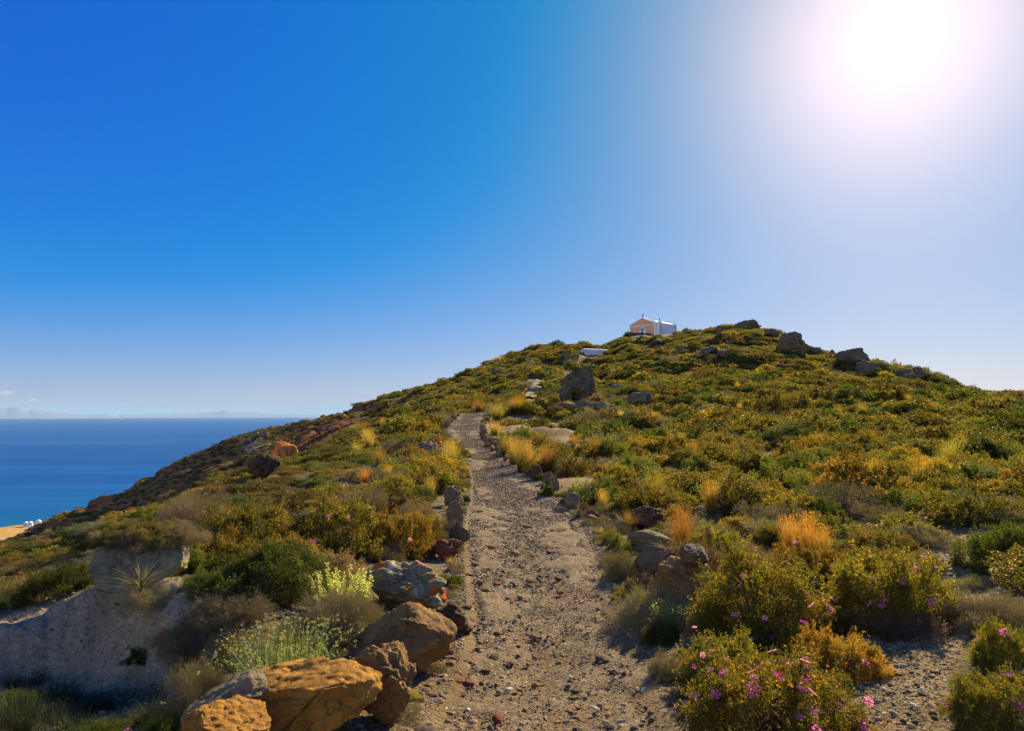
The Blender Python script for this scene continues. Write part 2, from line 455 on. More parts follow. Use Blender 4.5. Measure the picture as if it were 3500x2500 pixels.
# path sheet
def path_mat():
    t = NT('path_gravel'); v = t.coord('Object')
    n0 = t.noise(v, .9, 5, .6); n1 = t.noise(v, 5, 9, .75); n2 = t.noise(v, 60, 6, .8); vo = t.voro(v, 70); vc = t.voro(v, 42, 'Color')
    c = t.ramp(n1, [(.3, (.11, .075, .036)), (.45, (.235, .165, .082)), (.6, (.35, .25, .125)), (.78, (.48, .355, .18))])
    c = t.mix(t.mr(n0, .45, .7, 0, .55), c, (.20, .11, .065))
    c = t.mix(t.mr(t.noise(v, 2.3, 6, .7), .5, .64, 0, .5), c, (.13, .10, .065))
    sp = t.n('ShaderNodeSeparateColor'); t.l(vc, sp.inputs[0])
    c = t.mix(t.mr(sp.outputs[0], .6, .62, 0, .55), c, t.ramp(sp.outputs[1], [(0, (.08, .06, .05)), (.5, (.2, .15, .11)), (.8, (.5, .4, .3)), (1, (.34, .16, .11))]))
    c = t.mix(t.mr(n2, .45, .7, 0, .75), c, t.mix(1, c, (.4, .36, .34), 'MULTIPLY'))
    h = t.math('ADD', t.math('MULTIPLY', n2, .7), t.math('MULTIPLY', vo, -.6))
    t.principled(c, .95, t.bump(h, .9, .02, t.bump(n1, .7, .05)), .1)
    return t.m
NA = 110
tang = np.gradient(C2, axis=0); tang /= np.linalg.norm(tang, axis=1)[:, None]
nrm = np.stack([tang[:, 1], -tang[:, 0]], 1)
u = np.linspace(-1.12, 1.12, NA)
edge = 1+.15*fbm(np.stack([np.repeat(qq, NA)*2.1, np.tile(np.sign(u), NQ)*5, np.zeros(NQ*NA)], 1), 3, 31).reshape(NQ, NA)
PX_ = C2[:, None, 0]+nrm[:, None, 0]*u[None, :]*W2[:, None]*edge; PY_ = C2[:, None, 1]+nrm[:, None, 1]*u[None, :]*W2[:, None]*edge
pz = H(PX_.ravel(), PY_.ravel(), ZPATH).reshape(PX_.shape)
pp = np.stack([PX_.ravel(), PY_.ravel(), np.zeros(PX_.size)], 1)
rut = np.exp(-((np.abs(u)-.0)/.45)**2)[None, :]*.03
pz = pz+.016*fbm(pp*5, 5, 41, .62).reshape(pz.shape)+.020*fbm(pp*1.1, 3, 44).reshape(pz.shape)-rut-.012-.12*sstep(.80, 1.12, np.abs(u))[None, :]
ii = (np.arange(NQ-1)[:, None]*NA+np.arange(NA-1)[None, :]).ravel()
path_o = link('path', mesh_np('path', np.stack([PX_.ravel(), PY_.ravel(), pz.ravel()], 1), np.stack([ii, ii+1, ii+NA+1, ii+NA], 1), [path_mat()]))
tag(path_o, kind='structure', label='trodden gravel footpath climbing from the foreground over the first rise')
def HP(x, y):          # walkable surface: path sheet height where the path is
    d = path_dist(np.atleast_1d(x), np.atleast_1d(y))
    return np.where(d < -.05, H(x, y, ZPATH)-.02, H(x, y))
#==PART2==
HAZE = 1.7e-5
SKY_DUST, SKY_OZ = .3, 3.0
EXPO = 1.2
_k = 2**-EXPO
SKY_GAIN = tuple(_k*x for x in (.322, .298, .485))
SKY_OFFSET = tuple(_k*x for x in (-.315, .03, .52))
AUREOLE = [(6.5, tuple(_k*x for x in (.26, .15, .20))), (10, tuple(_k*x for x in (.77, .46, .335))), (34, tuple(_k*x for x in (.45, .25, -.29)))]
HORIZON = tuple(_k*x for x in (.58, .28, -.14))
ANTISUN_FILL = (1.25, .90, .46)  # added warm sky glow behind the camera, brightens camera-facing shade
SUN_E = 5.0
# ================================================================== ROCKS
_ico = {}
def ico(sub):
    if sub not in _ico:
        bm = bmesh.new(); bmesh.ops.create_icosphere(bm, subdivisions=sub, radius=1)
        bm.verts.ensure_lookup_table()
        V = np.array([v.co[:] for v in bm.verts]); Fc = np.array([[v.index for v in f.verts] for f in bm.faces]); bm.free()
        _ico[sub] = (V, Fc)
    return _ico[sub]

def rock_shape(seed, sub=5, facets=9, rough=1., low=.25, box=0.):
    V, Fc = ico(sub); r = np.random.default_rng(seed)
    p = V.copy()
    if box > 0:                                 # towards a block
        m = np.abs(p).max(1)[:, None]; p = p*(1-box)+p/m*box*.85
    p = p*(1+low*fbm(V*1.1+seed*3.1, 3, seed)[:, None])
    for k in range(facets):
        n = r.normal(size=3); n /= np.linalg.norm(n); t = r.uniform(.5, .85)
        d = p@n-t; p = p-np.where(d > 0, d*.92, 0)[:, None]*n
    p = p+V*(.075*rough*fbm(V*3.2+seed, 4, seed+3)+.035*rough*fbm(V*9+seed, 4, seed+5))[:, None]
    cr = np.abs(vnoise(V*2.6+seed*1.7, seed+9)); p = p-V*(.07*rough*np.exp(-(cr/.05)**2))[:, None]
    lo, hi = p.min(0), p.max(0)
    p = (p-(lo+hi)/2)/((hi-lo)/2)
    return p, Fc

def rock(name, P, dims, mat, label, cat='boulder', seed=1, yaw=0., sub=5, facets=9, rough=1., low=.25, box=0., sink=.15, tilt=(0, 0), group=None):
    p, Fc = rock_shape(seed, sub, facets, rough, low, box)
    p = p*np.array(dims)/2
    p[:, 2] += dims[2]/2*(1-2*sink)
    me = mesh_np(name, p, Fc, [mat])
    o = link(name, me, loc=P, rot=(tilt[0], tilt[1], yaw))
    tag(o, label, cat, group)
    OCC.append((P[0], P[1], max(dims[:2])*.42))
    return o
OCC = []

def on_rock(o, fx, fy, sink=.03):
    """a point on top of a rock: fx, fy in -1..1 across its width and depth, in view axes"""
    me = o.data; n = len(me.vertices); v = np.empty(n*3); me.vertices.foreach_get('co', v); v = v.reshape(-1, 3)
    M = np.array(o.matrix_basis); w = v@M[:3, :3].T+M[:3, 3]; c = w.mean(0)
    a = math.atan2(c[0], c[1]); r_ = np.array([math.cos(a), -math.sin(a)]); f_ = np.array([math.sin(a), math.cos(a)])
    q = w[:, :2]-c[:2]; hw = np.abs(q@r_).max(); hd = np.abs(q@f_).max()
    tgt = r_*fx*hw+f_*fy*hd; d = np.linalg.norm(q-tgt, axis=1); k = d < max(.14*hw, d.min()*1.05)
    return Vector((c[0]+tgt[0], c[1]+tgt[1], float(w[k, 2].max())-sink))

def prock(px, pyb, wpx, hpx, mat, label, depth=.8, yaw=0., name='boulder', cat='boulder', dist=None, **k):
    if dist: P = at(px, pyb, dist)
    else: P = hit(px, pyb)
    s = scale_at(P); w = wpx*s; dpt = w*depth
    eps = max(0, math.atan2(EYE-P.z, math.hypot(P.x, P.y)))
    h = max(.42*hpx*s, (hpx*s-dpt*.7*math.sin(eps))/math.cos(eps))
    a = math.atan2(P.x, P.y)
    Q = P+Vector((math.sin(a), math.cos(a), 0))*dpt*.42
    Q.z = float(HP(Q.x, Q.y)[0]) if not dist else P.z
    return rock(name, Q, (w, dpt, h*1.12), mat, label, cat, yaw=-a+yaw, sink=.1, **k)

M_OCHRE = rock_mat('ochre_tuff', (.28, .11, .02), (.56, .27, .045), (.70, .40, .09), 3.2, pale=(.55, .45, .25), pale_amt=.64, bump=.07)
M_BROWN = rock_mat('brown_lava', (.13, .07, .025), (.31, .18, .065), (.44, .27, .10), 2.6, pale=(.34, .30, .18), pale_amt=.62, bump=.045)
M_DARK = rock_mat('dark_scoria', (.05, .032, .022), (.13, .075, .04), (.24, .13, .06), 3.5, bump=.05)
M_GREY = rock_mat('grey_lava', (.10, .07, .042), (.185, .13, .078), (.28, .205, .125), 2.4, pale=(.38, .31, .18), pale_amt=.6, bump=.03)
M_LICH = rock_mat('lichened_grey_rock', (.15, .115, .065), (.30, .245, .14), (.46, .39, .24), 3.0, lichen=(.75, .10, .012), lichen_amt=.56, pale=(.52, .47, .28), pale_amt=.55, moss=(.22, .20, .06), bump=.05)
M_ORLICH = rock_mat('orange_lichened_rock', (.30, .16, .07), (.50, .28, .11), (.62, .42, .2), 1.2, lichen=(.78, .20, .02), lichen_amt=.46, bump=.05)
M_PALE = rock_mat('pale_tuff', (.15, .125, .08), (.24, .20, .13), (.36, .31, .20), 1.6, moss=(.19, .19, .04), bump=.04)
M_CLIFF = rock_mat('pale_grey_outcrop', (.10, .082, .055), (.18, .15, .10), (.28, .235, .155), .6, pale=(.32, .28, .18), pale_amt=.62, moss=(.12, .12, .035), bump=.12)
M_RED = rock_mat('red_scoria', (.14, .035, .022), (.28, .09, .05), (.38, .17, .1), 3.4, bump=.05)
M_SLAB = rock_mat('buff_slab', (.12, .09, .05), (.23, .17, .095), (.36, .275, .155), 2.2, bump=.02)

prock(1040, 2575, 570, 345, M_OCHRE, 'large rough ochre-orange boulder at the bottom edge, left of the path', .75, seed=4, sub=6, facets=8, rough=.75)
prock(770, 2600, 300, 200, M_OCHRE, 'low ochre rock at the bottom edge, left of the big orange boulder', .8, seed=14, sub=6, facets=7, rough=.8)
prock(1300, 2500, 250, 300, M_BROWN, 'brown pitted boulder between the orange boulder and the path', .8, seed=5, sub=6, facets=8, rough=1.2)
prock(1375, 2325, 410, 300, M_BROWN, 'largest smooth brown boulder on the left edge of the path', .7, seed=6, sub=6, facets=7, rough=.7, yaw=.2)
prock(1545, 2175, 150, 115, M_DARK, 'dark brown crumbly rock behind the largest brown boulder, beside the path', .8, seed=7, sub=5, rough=1.4)
prock(1385, 2100, 290, 195, M_LICH, 'grey boulder splashed with orange-red lichen on the left edge of the path', .8, seed=8, sub=6, facets=8, rough=1.25)
CUSHR = prock(1155, 2215, 150, 110, M_PALE, 'rounded pale rock half covered by a spiny cushion shrub', .8, seed=9, sub=5)
SLAB = prock(800, 2490, 340, 200, M_SLAB, 'long sloping grey rock slab under the silvery tuft at lower left', .75, seed=10, sub=6, facets=6, rough=.8, tilt=(0, -.35), dist=None)
prock(1455, 2530, 110, 75, M_SLAB, 'flat buff stone slab on the path at the bottom edge', 1.2, seed=11, sub=4, facets=10, rough=.5, name='stone', cat='stone')
prock(1525, 1918, 110, 80, M_RED, 'reddish-brown rock on the left edge of the path beyond the lichened boulder', .9, seed=12, sub=5, rough=1.2)
prock(1570, 1858, 75, 78, M_GREY, 'squat grey kerb stone, nearest of the left row of upright stones', .7, seed=13, sub=5, name='kerb_stone', cat='stone')
prock(1555, 1808, 62, 100, M_SLAB, 'tall buff upright kerb stone in the middle of the left row', .6, seed=15, sub=5, name='kerb_stone', cat='stone', box=.3)
prock(1550, 1732, 70, 72, M_SLAB, 'pale sunlit kerb stone, farthest of the left row of upright stones', .7, seed=16, sub=5, name='kerb_stone', cat='stone')
prock(1597, 1717, 26, 22, M_DARK, 'small dark stone lying alone on the left side of the path', .8, seed=17, sub=4, name='stone', cat='stone')
BIGB = prock(500, 1975, 330, 215, M_PALE, 'big grey boulder with a mossy sunlit top on the left shoulder', 1.0, seed=18, sub=6, facets=5, rough=.8, yaw=.3, tilt=(.1, -.28), low=.15)
prock(970, 1592, 95, 78, M_ORLICH, 'orange lichen-covered rock jutting over the gully on the left', .7, seed=19, sub=5, facets=8, rough=1.2)
prock(905, 1640, 120, 90, M_DARK, 'dark broken outcrop just below the orange lichened rock', .8, seed=20, sub=5, rough=1.3)
prock(1455, 1568, 130, 64, M_GREY, 'grey boulder with orange lichen crest left of the path', .8, seed=21, sub=5, facets=7)
prock(1487, 1556, 62, 62, M_ORLICH, 'orange lichened rock leaning on the grey boulder left of the path', .8, seed=22, sub=5)
STAND = prock(1975, 1380, 128, 128, M_CLIFF, 'tall standing boulder with dark plants on its crown beside the upper path', .8, seed=23, sub=6, facets=16, rough=1.5, low=.42)
prock(1935, 1384, 50, 70, M_CLIFF, 'jagged rock splinter on the left side of the tall standing boulder', .8, seed=43, sub=5, facets=16, rough=1.4, low=.4)
prock(1998, 1426, 62, 60, M_CLIFF, 'upright grey rock in front of the tall standing boulder', .7, seed=24, sub=5, facets=6)
prock(2048, 1430, 90, 46, M_PALE, 'rounded pale rock right of the tall standing boulder', .8, seed=25, sub=5, facets=5, low=.15)
prock(2185, 1400, 84, 48, M_CLIFF, 'grey rounded rock on the slope farther right of the standing boulder', .8, seed=26, sub=5, facets=6)
prock(1925, 1412, 100, 34, M_PALE, 'pale low ledge of bare rock at the foot of the standing boulder', .9, seed=27, sub=5, facets=5)
prock(2120, 1350, 70, 34, M_PALE, 'pale slanting rock patch behind the rounded grey rock', .9, seed=28, sub=5, facets=5)
# right of the path
prock(2222, 1885, 160, 78, M_SLAB, 'flat-topped square stone block beside the orange grass, right of the path', .7, seed=31, sub=6, facets=4, rough=.55, low=.06, box=.9)
prock(2232, 1990, 128, 135, M_GREY, 'smooth dark grey boulder in front of the flat-topped block', .7, seed=32, sub=6, facets=8, rough=.45)
LEDGE = prock(2340, 2095, 200, 190, M_BROWN, 'large rust-brown ledge rock beside the dark grey boulder, right of the path', .8, seed=33, sub=6, facets=4, rough=1.1, low=.12, box=.65)
rock('stone', on_rock(LEDGE, .35, -.1, .02), (.27, .22, .2), M_GREY, 'small angular grey stone resting on the rust-brown ledge rock', 'stone', seed=34, yaw=.4, sub=5, facets=10, rough=.6, sink=0)
prock(2205, 1812, 150, 90, M_DARK, 'dark lichened boulder half hidden behind grass, right of the path', .8, seed=35, sub=5, rough=1.2)
KERB = [(1835,1640,48,50,'dark pointed kerb stone below the orange grass tuft'),(1872,1655,40,42,'rough kerb stone between the orange tuft and a leaning slab'),
        (1895,1690,34,62,'thin leaning upright kerb slab beside a low green plant'),(1930,1700,46,20,'flat grey kerb stone lying past the leaning slab'),
        (1955,1740,56,58,'broad upright grey kerb slab on the right edge of the path'),(1912,1748,34,10,'flat pale stone sunk in the path by the broad kerb slab'),
        (1992,1765,34,48,'brown upright kerb stone right of the broad slab'),(2025,1772,46,30,'rust-edged low kerb stone past the brown upright one'),
        (2020,1785,44,26,'small grey kerb stone nearest the path edge'),(2068,1785,44,36,'last brown kerb stone before the dark lichened boulder')]
for i, (px, py, w_, h_, lb) in enumerate(KERB):
    prock(px, py, w_, h_, [M_DARK, M_GREY, M_SLAB, M_GREY, M_SLAB, M_SLAB, M_BROWN, M_RED, M_GREY, M_BROWN][i], lb+', right side', .6, name='kerb_stone', cat='stone', seed=50+i, sub=4, facets=10, rough=.6, box=.3 if h_ > 40 else 0,
          group='kerb stones along the right edge of the path')
# rough low kerb wall on the right of the path farther up: stone by stone
rr = random.Random(5)
wall_px = [(1655,1478),(1652,1490),(1658,1500),(1650,1510),(1662,1516),(1670,1524),(1664,1532),(1680,1534),(1690,1540),(1684,1548),(1700,1552),(1712,1556),(1706,1566),(1724,1562),(1736,1570),(1728,1580)]
for i, (px, py) in enumerate(wall_px):
    prock(px, py, rr.uniform(18, 30), rr.uniform(15, 30), rr.choice([M_GREY, M_SLAB, M_BROWN]), 'rough stone of the low kerb wall on the right of the rising path', .8, name='kerb_stone', cat='stone', seed=70+i, sub=3,
          facets=9, yaw=rr.uniform(0, 3), group='stones of the low kerb wall right of the rising path')
for i, (px, py) in enumerate([(1498,1500),(1506,1488),(1512,1478),(1522,1468),(1530,1458),(1540,1446),(1552,1436),(1562,1426),(1515,1510),(1575,1560),(1500,1516)]):
    prock(px, py, rr.uniform(14, 26), rr.uniform(10, 20), rr.choice([M_RED, M_SLAB, M_BROWN]), 'rough stone edging the left side of the rising path', .8, name='kerb_stone', cat='stone', seed=90+i, sub=3,
          facets=9, yaw=rr.uniform(0, 3), group='stones edging the left side of the rising path')
# crags on the skyline
SKYR = [(2462,1150,40,34,148,'small rounded outcrop left of the summit on the skyline'),(2555,1135,110,34,146,'broad low crag forming the summit of the hill'),
        (2640,1150,60,30,140,'dark ledge at the right end of the summit crag'),(2702,1212,110,82,128,'large bulging rock crag right of the summit'),
        (2735,1218,70,50,126,'lower block leaning on the large bulging crag'),(2782,1212,62,30,124,'flat-topped ledge between the bulging crag and the pointed rock'),
        (2846,1222,26,30,121,'small pointed rock standing on the skyline'),(2915,1248,130,56,117,'dark leaning crag with a sheer right side on the skyline'),
        (2960,1290,90,52,108,'grey rounded boulder below the dark leaning crag'),(3010,1268,60,24,110,'low rocks just right of the dark leaning crag'),
        (3085,1294,80,36,100,'rounded dark outcrop halfway down the right skyline'),(3140,1298,54,38,98,'blocky rock at the right end of the skyline outcrop'),
        (3110,1312,60,30,96,'grey rock in front of the skyline outcrop'),(2340,1150,34,12,158,'mossy hump of rock beside the chapel')]
for i, (px, py, w_, h_, d_, lb) in enumerate(SKYR):
    prock(px, py+5, w_*.86, h_*.95+5, M_CLIFF if i % 3 else M_GREY, lb, .7, seed=110+i, sub=5, facets=16, rough=1.5, low=.4, name='crag', cat='crag')
for i, (px, py, w_, h_) in enumerate([(2250,1185,40,22),(2330,1205,44,24),(2420,1215,50,30),(2480,1230,56,32),(2300,1230,34,18),(1810,1250,40,20),(1700,1290,50,20),(1760,1330,50,22),(1850,1285,30,18),(2080,1290,30,20)]):
    prock(px, py, w_, h_, M_CLIFF, 'grey rock showing between shrubs high on the slope, %s' % ['just below the chapel', 'below the chapel corner', 'under the summit', 'lower under the summit', 'under the chapel terrace', 'left of the steps',
          'on the left knoll', 'left of the upper path', 'above the upper path', 'right of the steps'][i], .9, seed=130+i, sub=4, facets=8)
# pale bluff rocks on the left flank
for i, (px, py, w_, h_) in enumerate([(868,1512,44,30),(840,1528,40,22),(900,1520,36,26),(750,1580,50,16),(640,1620,60,14),(1175,1432,22,14)]):
    prock(px, py, w_, h_, M_PALE if i < 5 else M_ORLICH, 'pale weathered outcrop on the far left flank, %s' % ['topmost', 'second highest', 'right of the topmost', 'long ledge', 'lowest long ledge', 'small buff one near the skyline'][i], .9, seed=150+i, sub=5, facets=8)

# ================================================================== PLANTS
def leaves(C_, D_, L, W, rng, fold=.25):
    """diamond leaves: centres, axes, lengths, widths"""
    n = len(C_); D_ = D_/np.linalg.norm(D_, axis=1)[:, None]
    s = np.cross(D_, rng.normal(size=(n, 3))); s /= np.linalg.norm(s, axis=1)[:, None]+1e-9
    nn = np.cross(D_, s); L = np.broadcast_to(L, n)[:, None]; W = np.broadcast_to(W, n)[:, None]
    mid = C_+D_*L*.45+nn*W*fold
    V = np.stack([C_, mid+s*W*.5, C_+D_*L, mid-s*W*.5], 1).reshape(-1, 3)
    return V, np.arange(4*n).reshape(-1, 4)

def bush(seed, n, L, W, nl, Hh, pal, tip=None, tipf=.0, up=.15, spread=1.0, flat=0., pink=0., loose=1., shell=.35, sprig=False):
    rng = np.random.default_rng(seed)
    k = np.arange(nl)+.5; ph = math.pi*(1+5**.5)*k
    zz = 1-k/nl*1.12; rr_ = np.sqrt(np.clip(1-zz**2, 0, 1))
    d = np.stack([np.cos(ph)*rr_, np.sin(ph)*rr_, zz], 1)+rng.normal(size=(nl, 3))*.12
    d /= np.linalg.norm(d, axis=1)[:, None]
    rad = (.58+.30*rng.random(nl))*(1+.34*vnoise(d*1.9+seed*5.3, seed))
    c = d*rad[:, None]; c[:, 2] = np.abs(c[:, 2])*Hh+.02
    lr = 1.25*math.sqrt(2*math.pi/nl)*.55*rng.uniform(.75, 1.35, nl)*loose
    li = rng.integers(0, nl, n)
    v = rng.normal(size=(n, 3))+d[li]*.9+np.array([0, 0, .35]); v /= np.linalg.norm(v, axis=1)[:, None]
    pos = c[li]+v*(lr[li]*rng.random(n)**shell)[:, None]*np.array([1, 1, max(.6, Hh)])
    if n > 2500 or sprig:                       # loose shoots that break the outline
        ns_ = int(n*.26); k_ = max(1, int(ns_/22)); sl = rng.integers(0, nl, k_); sv = rng.normal(size=(k_, 3))*.7+d[sl]*1.0+np.array([0, 0, .3]); sv /= np.linalg.norm(sv, axis=1)[:, None]
        base_ = c[sl]+sv*(lr[sl]*.7)[:, None]; ln_ = rng.uniform(.08, .20, k_); w_ = rng.integers(0, k_, ns_)
        pos[:ns_] = base_[w_]+sv[w_]*(ln_[w_]*rng.random(ns_))[:, None]+rng.normal(size=(ns_, 3))*L*.35; li[:ns_] = sl[w_]; v[:ns_] = sv[w_]
    ok = pos[:, 2] > 0; pos[:, 2] = np.where(ok, pos[:, 2], rng.random(n)*.12)
    ax = v*.7+rng.normal(size=(n, 3))*spread+np.array([0, 0, up])
    V, Q = leaves(pos, ax, L*rng.uniform(.7, 1.3, n), W*rng.uniform(.7, 1.3, n), rng)
    pal = np.array(pal); lc = pal[rng.integers(0, len(pal), nl)]*rng.uniform(.75, 1.25, (nl, 1))
    col = lc[li]*.65+pal[rng.integers(0, len(pal), n)]*.35
    col *= rng.uniform(.8, 1.2, (n, 1))
    if tip is not None:
        tp = rng.random(nl)*2*tipf; m = rng.random(n) < tp[li]; col[m] = np.array(tip)*rng.uniform(.7, 1.3, (m.sum(), 1))
    if pink:
        out = np.linalg.norm(pos/np.array([1, 1, Hh]), axis=1) > .85; m = out & (rng.random(n) < pink); col[m] = np.array((.62, .12, .38))*rng.uniform(.7, 1.3, (m.sum(), 1))
    return V, Q, np.repeat(col, 4, 0), pos, v, c

def twigs(seed, targets, n, r0, col=(.16, .11, .07), kink=.12):
    rng = np.random.default_rng(seed); t = targets[rng.integers(0, len(targets), n)]+rng.normal(size=(n, 3))*.04
    b = np.stack([rng.normal(size=n)*.07, rng.normal(size=n)*.07, np.full(n, -.03)], 1)
    V = []; Q = []; k = 0; ns = 4
    pts = []
    for j in range(ns+1):
        q = j/ns; p = b*(1-q)+t*q; p[:, 2] += .12*math.sin(q*math.pi)*0+0
        p = p+rng.normal(size=(n, 3))*kink*.35*(q*(1-q)*4)
        pts.append(p)
    for j, p in enumerate(pts):
        r = r0*(1-.75*j/ns)
        for a in range(3): V.append(p+np.array([math.cos(a*2.094)*r, math.sin(a*2.094)*r, 0]))
    V = np.stack(V, 1)                                  # n, (ns+1)*3, 3
    m = (ns+1)*3; q = []
    for j in range(ns):
        for a in range(3): q.append([j*3+a, j*3+(a+1) % 3, j*3+3+(a+1) % 3, j*3+3+a])
    q = np.array(q); Q = (q[None]+np.arange(n)[:, None, None]*m).reshape(-1, 4)
    Vf = V.reshape(-1, 3); return Vf, Q, np.tile(np.array(col), (len(Vf), 1))*rng.uniform(.7, 1.3, (len(Vf), 1))

def grass(seed, n, base_r, lean, w, cb, ct, ctip=None, hmin=.55, heads=0., headc=(.5, .42, .2)):
    """upright tuft of unit height"""
    rng = np.random.default_rng(seed)
    a = rng.random(n)*6.283; r = np.sqrt(rng.random(n))*base_r
    b = np.stack([np.cos(a)*r, np.sin(a)*r, np.zeros(n)], 1)
    a2 = a+rng.normal(size=n)*.7; h = rng.uniform(hmin, 1, n); ln = lean*rng.random(n)**1.1
    dirv = np.stack([np.cos(a2), np.sin(a2), np.zeros(n)], 1)
    side = np.stack([-np.sin(a2+rng.normal(size=n)), np.cos(a2), rng.normal(size=n)*.2], 1); side /= np.linalg.norm(side, axis=1)[:, None]
    ns = 4; V = []; Cc = []
    cb, ct = np.array(cb), np.array(ct); tint = rng.uniform(.7, 1.3, (n, 1))
    for j in range(ns+1):
        q = j/ns
        p = b+dirv*(ln*q**1.7)[:, None]; p[:, 2] = h*(q-.12*ln*q*q)
        ww = w*(1-q*.85)
        V += [p-side*ww/2, p+side*ww/2]; cc = (cb*(1-q)+ct*q)*tint; Cc += [cc, cc]
    V = np.stack(V, 1); Cc = np.stack(Cc, 1); m = (ns+1)*2
    q = np.array([[2*j, 2*j+1, 2*j+3, 2*j+2] for j in range(ns)]); Q = (q[None]+np.arange(n)[:, None, None]*m).reshape(-1, 4)
    V = V.reshape(-1, 3); Cc = Cc.reshape(-1, 3)
    if heads:
        top = b+dirv*ln[:, None]; top[:, 2] = h*(1-.12*ln); k = rng.random(n) < heads; t = np.repeat(top[k], 5, 0)
        V2, Q2 = leaves(t+rng.normal(size=t.shape)*w*.6, rng.normal(size=t.shape), w*2.4, w*1.7, rng)
        c2 = np.tile(np.array(headc), (len(V2), 1))*rng.uniform(.8, 1.2, (len(V2), 1))
        Q = np.concatenate([Q, Q2+len(V)]); V = np.concatenate([V, V2]); Cc = np.concatenate([Cc, c2])
    return V, Q, Cc

L_GREEN = leaf_mat('foliage', .5)
L_DRY = leaf_mat('dry_twigs', .2)
L_GRASS = leaf_mat('grass_blades', .5)
def bark():
    return plain('brown_stem', (.15, .10, .06), .9, .3, 20, .002)
M_BARK = bark()

G1, G2, G3, G4 = (.118, .110, .017), (.078, .083, .014), (.150, .124, .020), (.042, .058, .013)
OR = (.40, .24, .02)
SPEC = {
 'rock_rose':  dict(pal=[G1, G1, G2, G3], tip=OR, tipf=.09, Hh=.72, nl=120),
 'amber_rose': dict(pal=[G1, G3, (.24, .17, .02)], tip=(.38, .21, .02), tipf=.16, Hh=.72, nl=100),
 'green_shrub': dict(pal=[G4, G2, (.05, .075, .015), (.10, .12, .02)], tip=None, tipf=0, Hh=.7, nl=46),
 'olive_shrub': dict(pal=[(.105, .088, .022), (.135, .108, .024), (.078, .068, .018)], tip=(.3, .19, .04), tipf=.08, Hh=.66, nl=46),
 'cushion':    dict(pal=[(.15, .14, .07), (.12, .12, .06), (.19, .15, .08)], tip=(.3, .23, .14), tipf=.25, Hh=.62, nl=30),
 'dry':        dict(pal=[(.22, .16, .09), (.18, .14, .08), (.27, .2, .12)], tip=(.14, .14, .05), tipf=.3, Hh=.6, nl=26),
 'thyme':      dict(pal=[(.11, .10, .04), (.13, .12, .05)], tip=None, tipf=0, Hh=.5, nl=26),
}
LOD = {'near': (56000, .025, .0155), 'mid': (15000, .043, .027), 'far': (3600, .085, .052), 'tiny': (900, .165, .10)}
LIB = {}
def spec_mesh(sp, lod, var=0):
    key = (sp, lod, var)
    if key in LIB: return LIB[key]
    s = SPEC[sp]; n, L, W = LOD[lod]; seed = abs(hash_name(sp))+var*31+len(lod)
    nl = s['nl'] if lod in ('near', 'mid') else max(12, int(s['nl']*.6))
    if sp in ('cushion', 'dry'):
        a = bush(seed, int(n*1.1), L*2.0, W*.32, nl, s['Hh'], s['pal'], s['tip'], s['tipf'], up=.3, spread=.35 if sp == 'cushion' else .7, shell=.5, loose=1.15)
    elif sp == 'thyme':
        a = bush(seed, n, L*.9, W*.9, nl, s['Hh'], s['pal'], None, 0, pink=.09 if lod == 'near' else .05)
    else:
        a = bush(seed, n, L, W, nl, s['Hh'], s['pal'], s['tip'], s['tipf']*(1 if lod in ('near', 'mid') else .45), pink=.010 if sp in ('rock_rose', 'amber_rose') and lod in ('far', 'tiny') and var == 1 else 0)
    V, Q, Cc, pos, v, c = a
    mat = L_DRY if sp in ('cushion', 'dry') else L_GREEN
    me = mesh_np(sp+'_foliage', V, Q, [mat], Cc, smooth=False)
    if lod in ('near', 'mid'):
        tv, tq, tc = twigs(seed+1, c, 260 if lod == 'near' else 90, .011 if lod == 'near' else .016)
        st = mesh_np(sp+'_stems', tv, tq, [M_BARK], tc)
    else: st = None
    r_ = np.linalg.norm(pos/np.array([1, 1, s['Hh']]), axis=1)
    outer = np.nonzero((r_ > .92) & (pos[:, 2] > .12))[0]
    LIB[key] = (me, st, pos[outer], v[outer]); return LIB[key]
def hash_name(s_):
    h = 7
    for ch in s_: h = (h*31+ord(ch)) % 99991
    return h

# flower
def flower_mesh():
    rng = np.random.default_rng(3); V = [(0, 0, 0)]; Fc = []; mi = []
    for k in range(5):
        a = k*1.2566; n0 = len(V)
        for (t, rr_, z) in ((-.28, .45, .10), (-.50, .85, .18), (-.22, 1.04, .12), (0, .93, .2), (.22, 1.04, .12), (.50, .85, .18), (.28, .45, .10)):
            V.append((math.cos(a+t)*rr_, math.sin(a+t)*rr_, z+rng.uniform(-.07, .07)))
        V.append((math.cos(a)*.55, math.sin(a)*.55, .04)); c = len(V)-1
        for i in range(6): Fc.append((c, n0+i, n0+i+1)); mi.append(0)
        Fc += [(0, n0, c), (0, c, n0+6)]; mi += [0, 0]
    n0 = len(V)
    for i in range(8): V.append((math.cos(i*.785)*.22, math.sin(i*.785)*.22, .10))
    V.append((0, 0, .24))
    for i in range(8): Fc.append((n0+i, n0+(i+1) % 8, n0+8)); mi.append(1)
    return np.array(V), np.array(Fc), mi
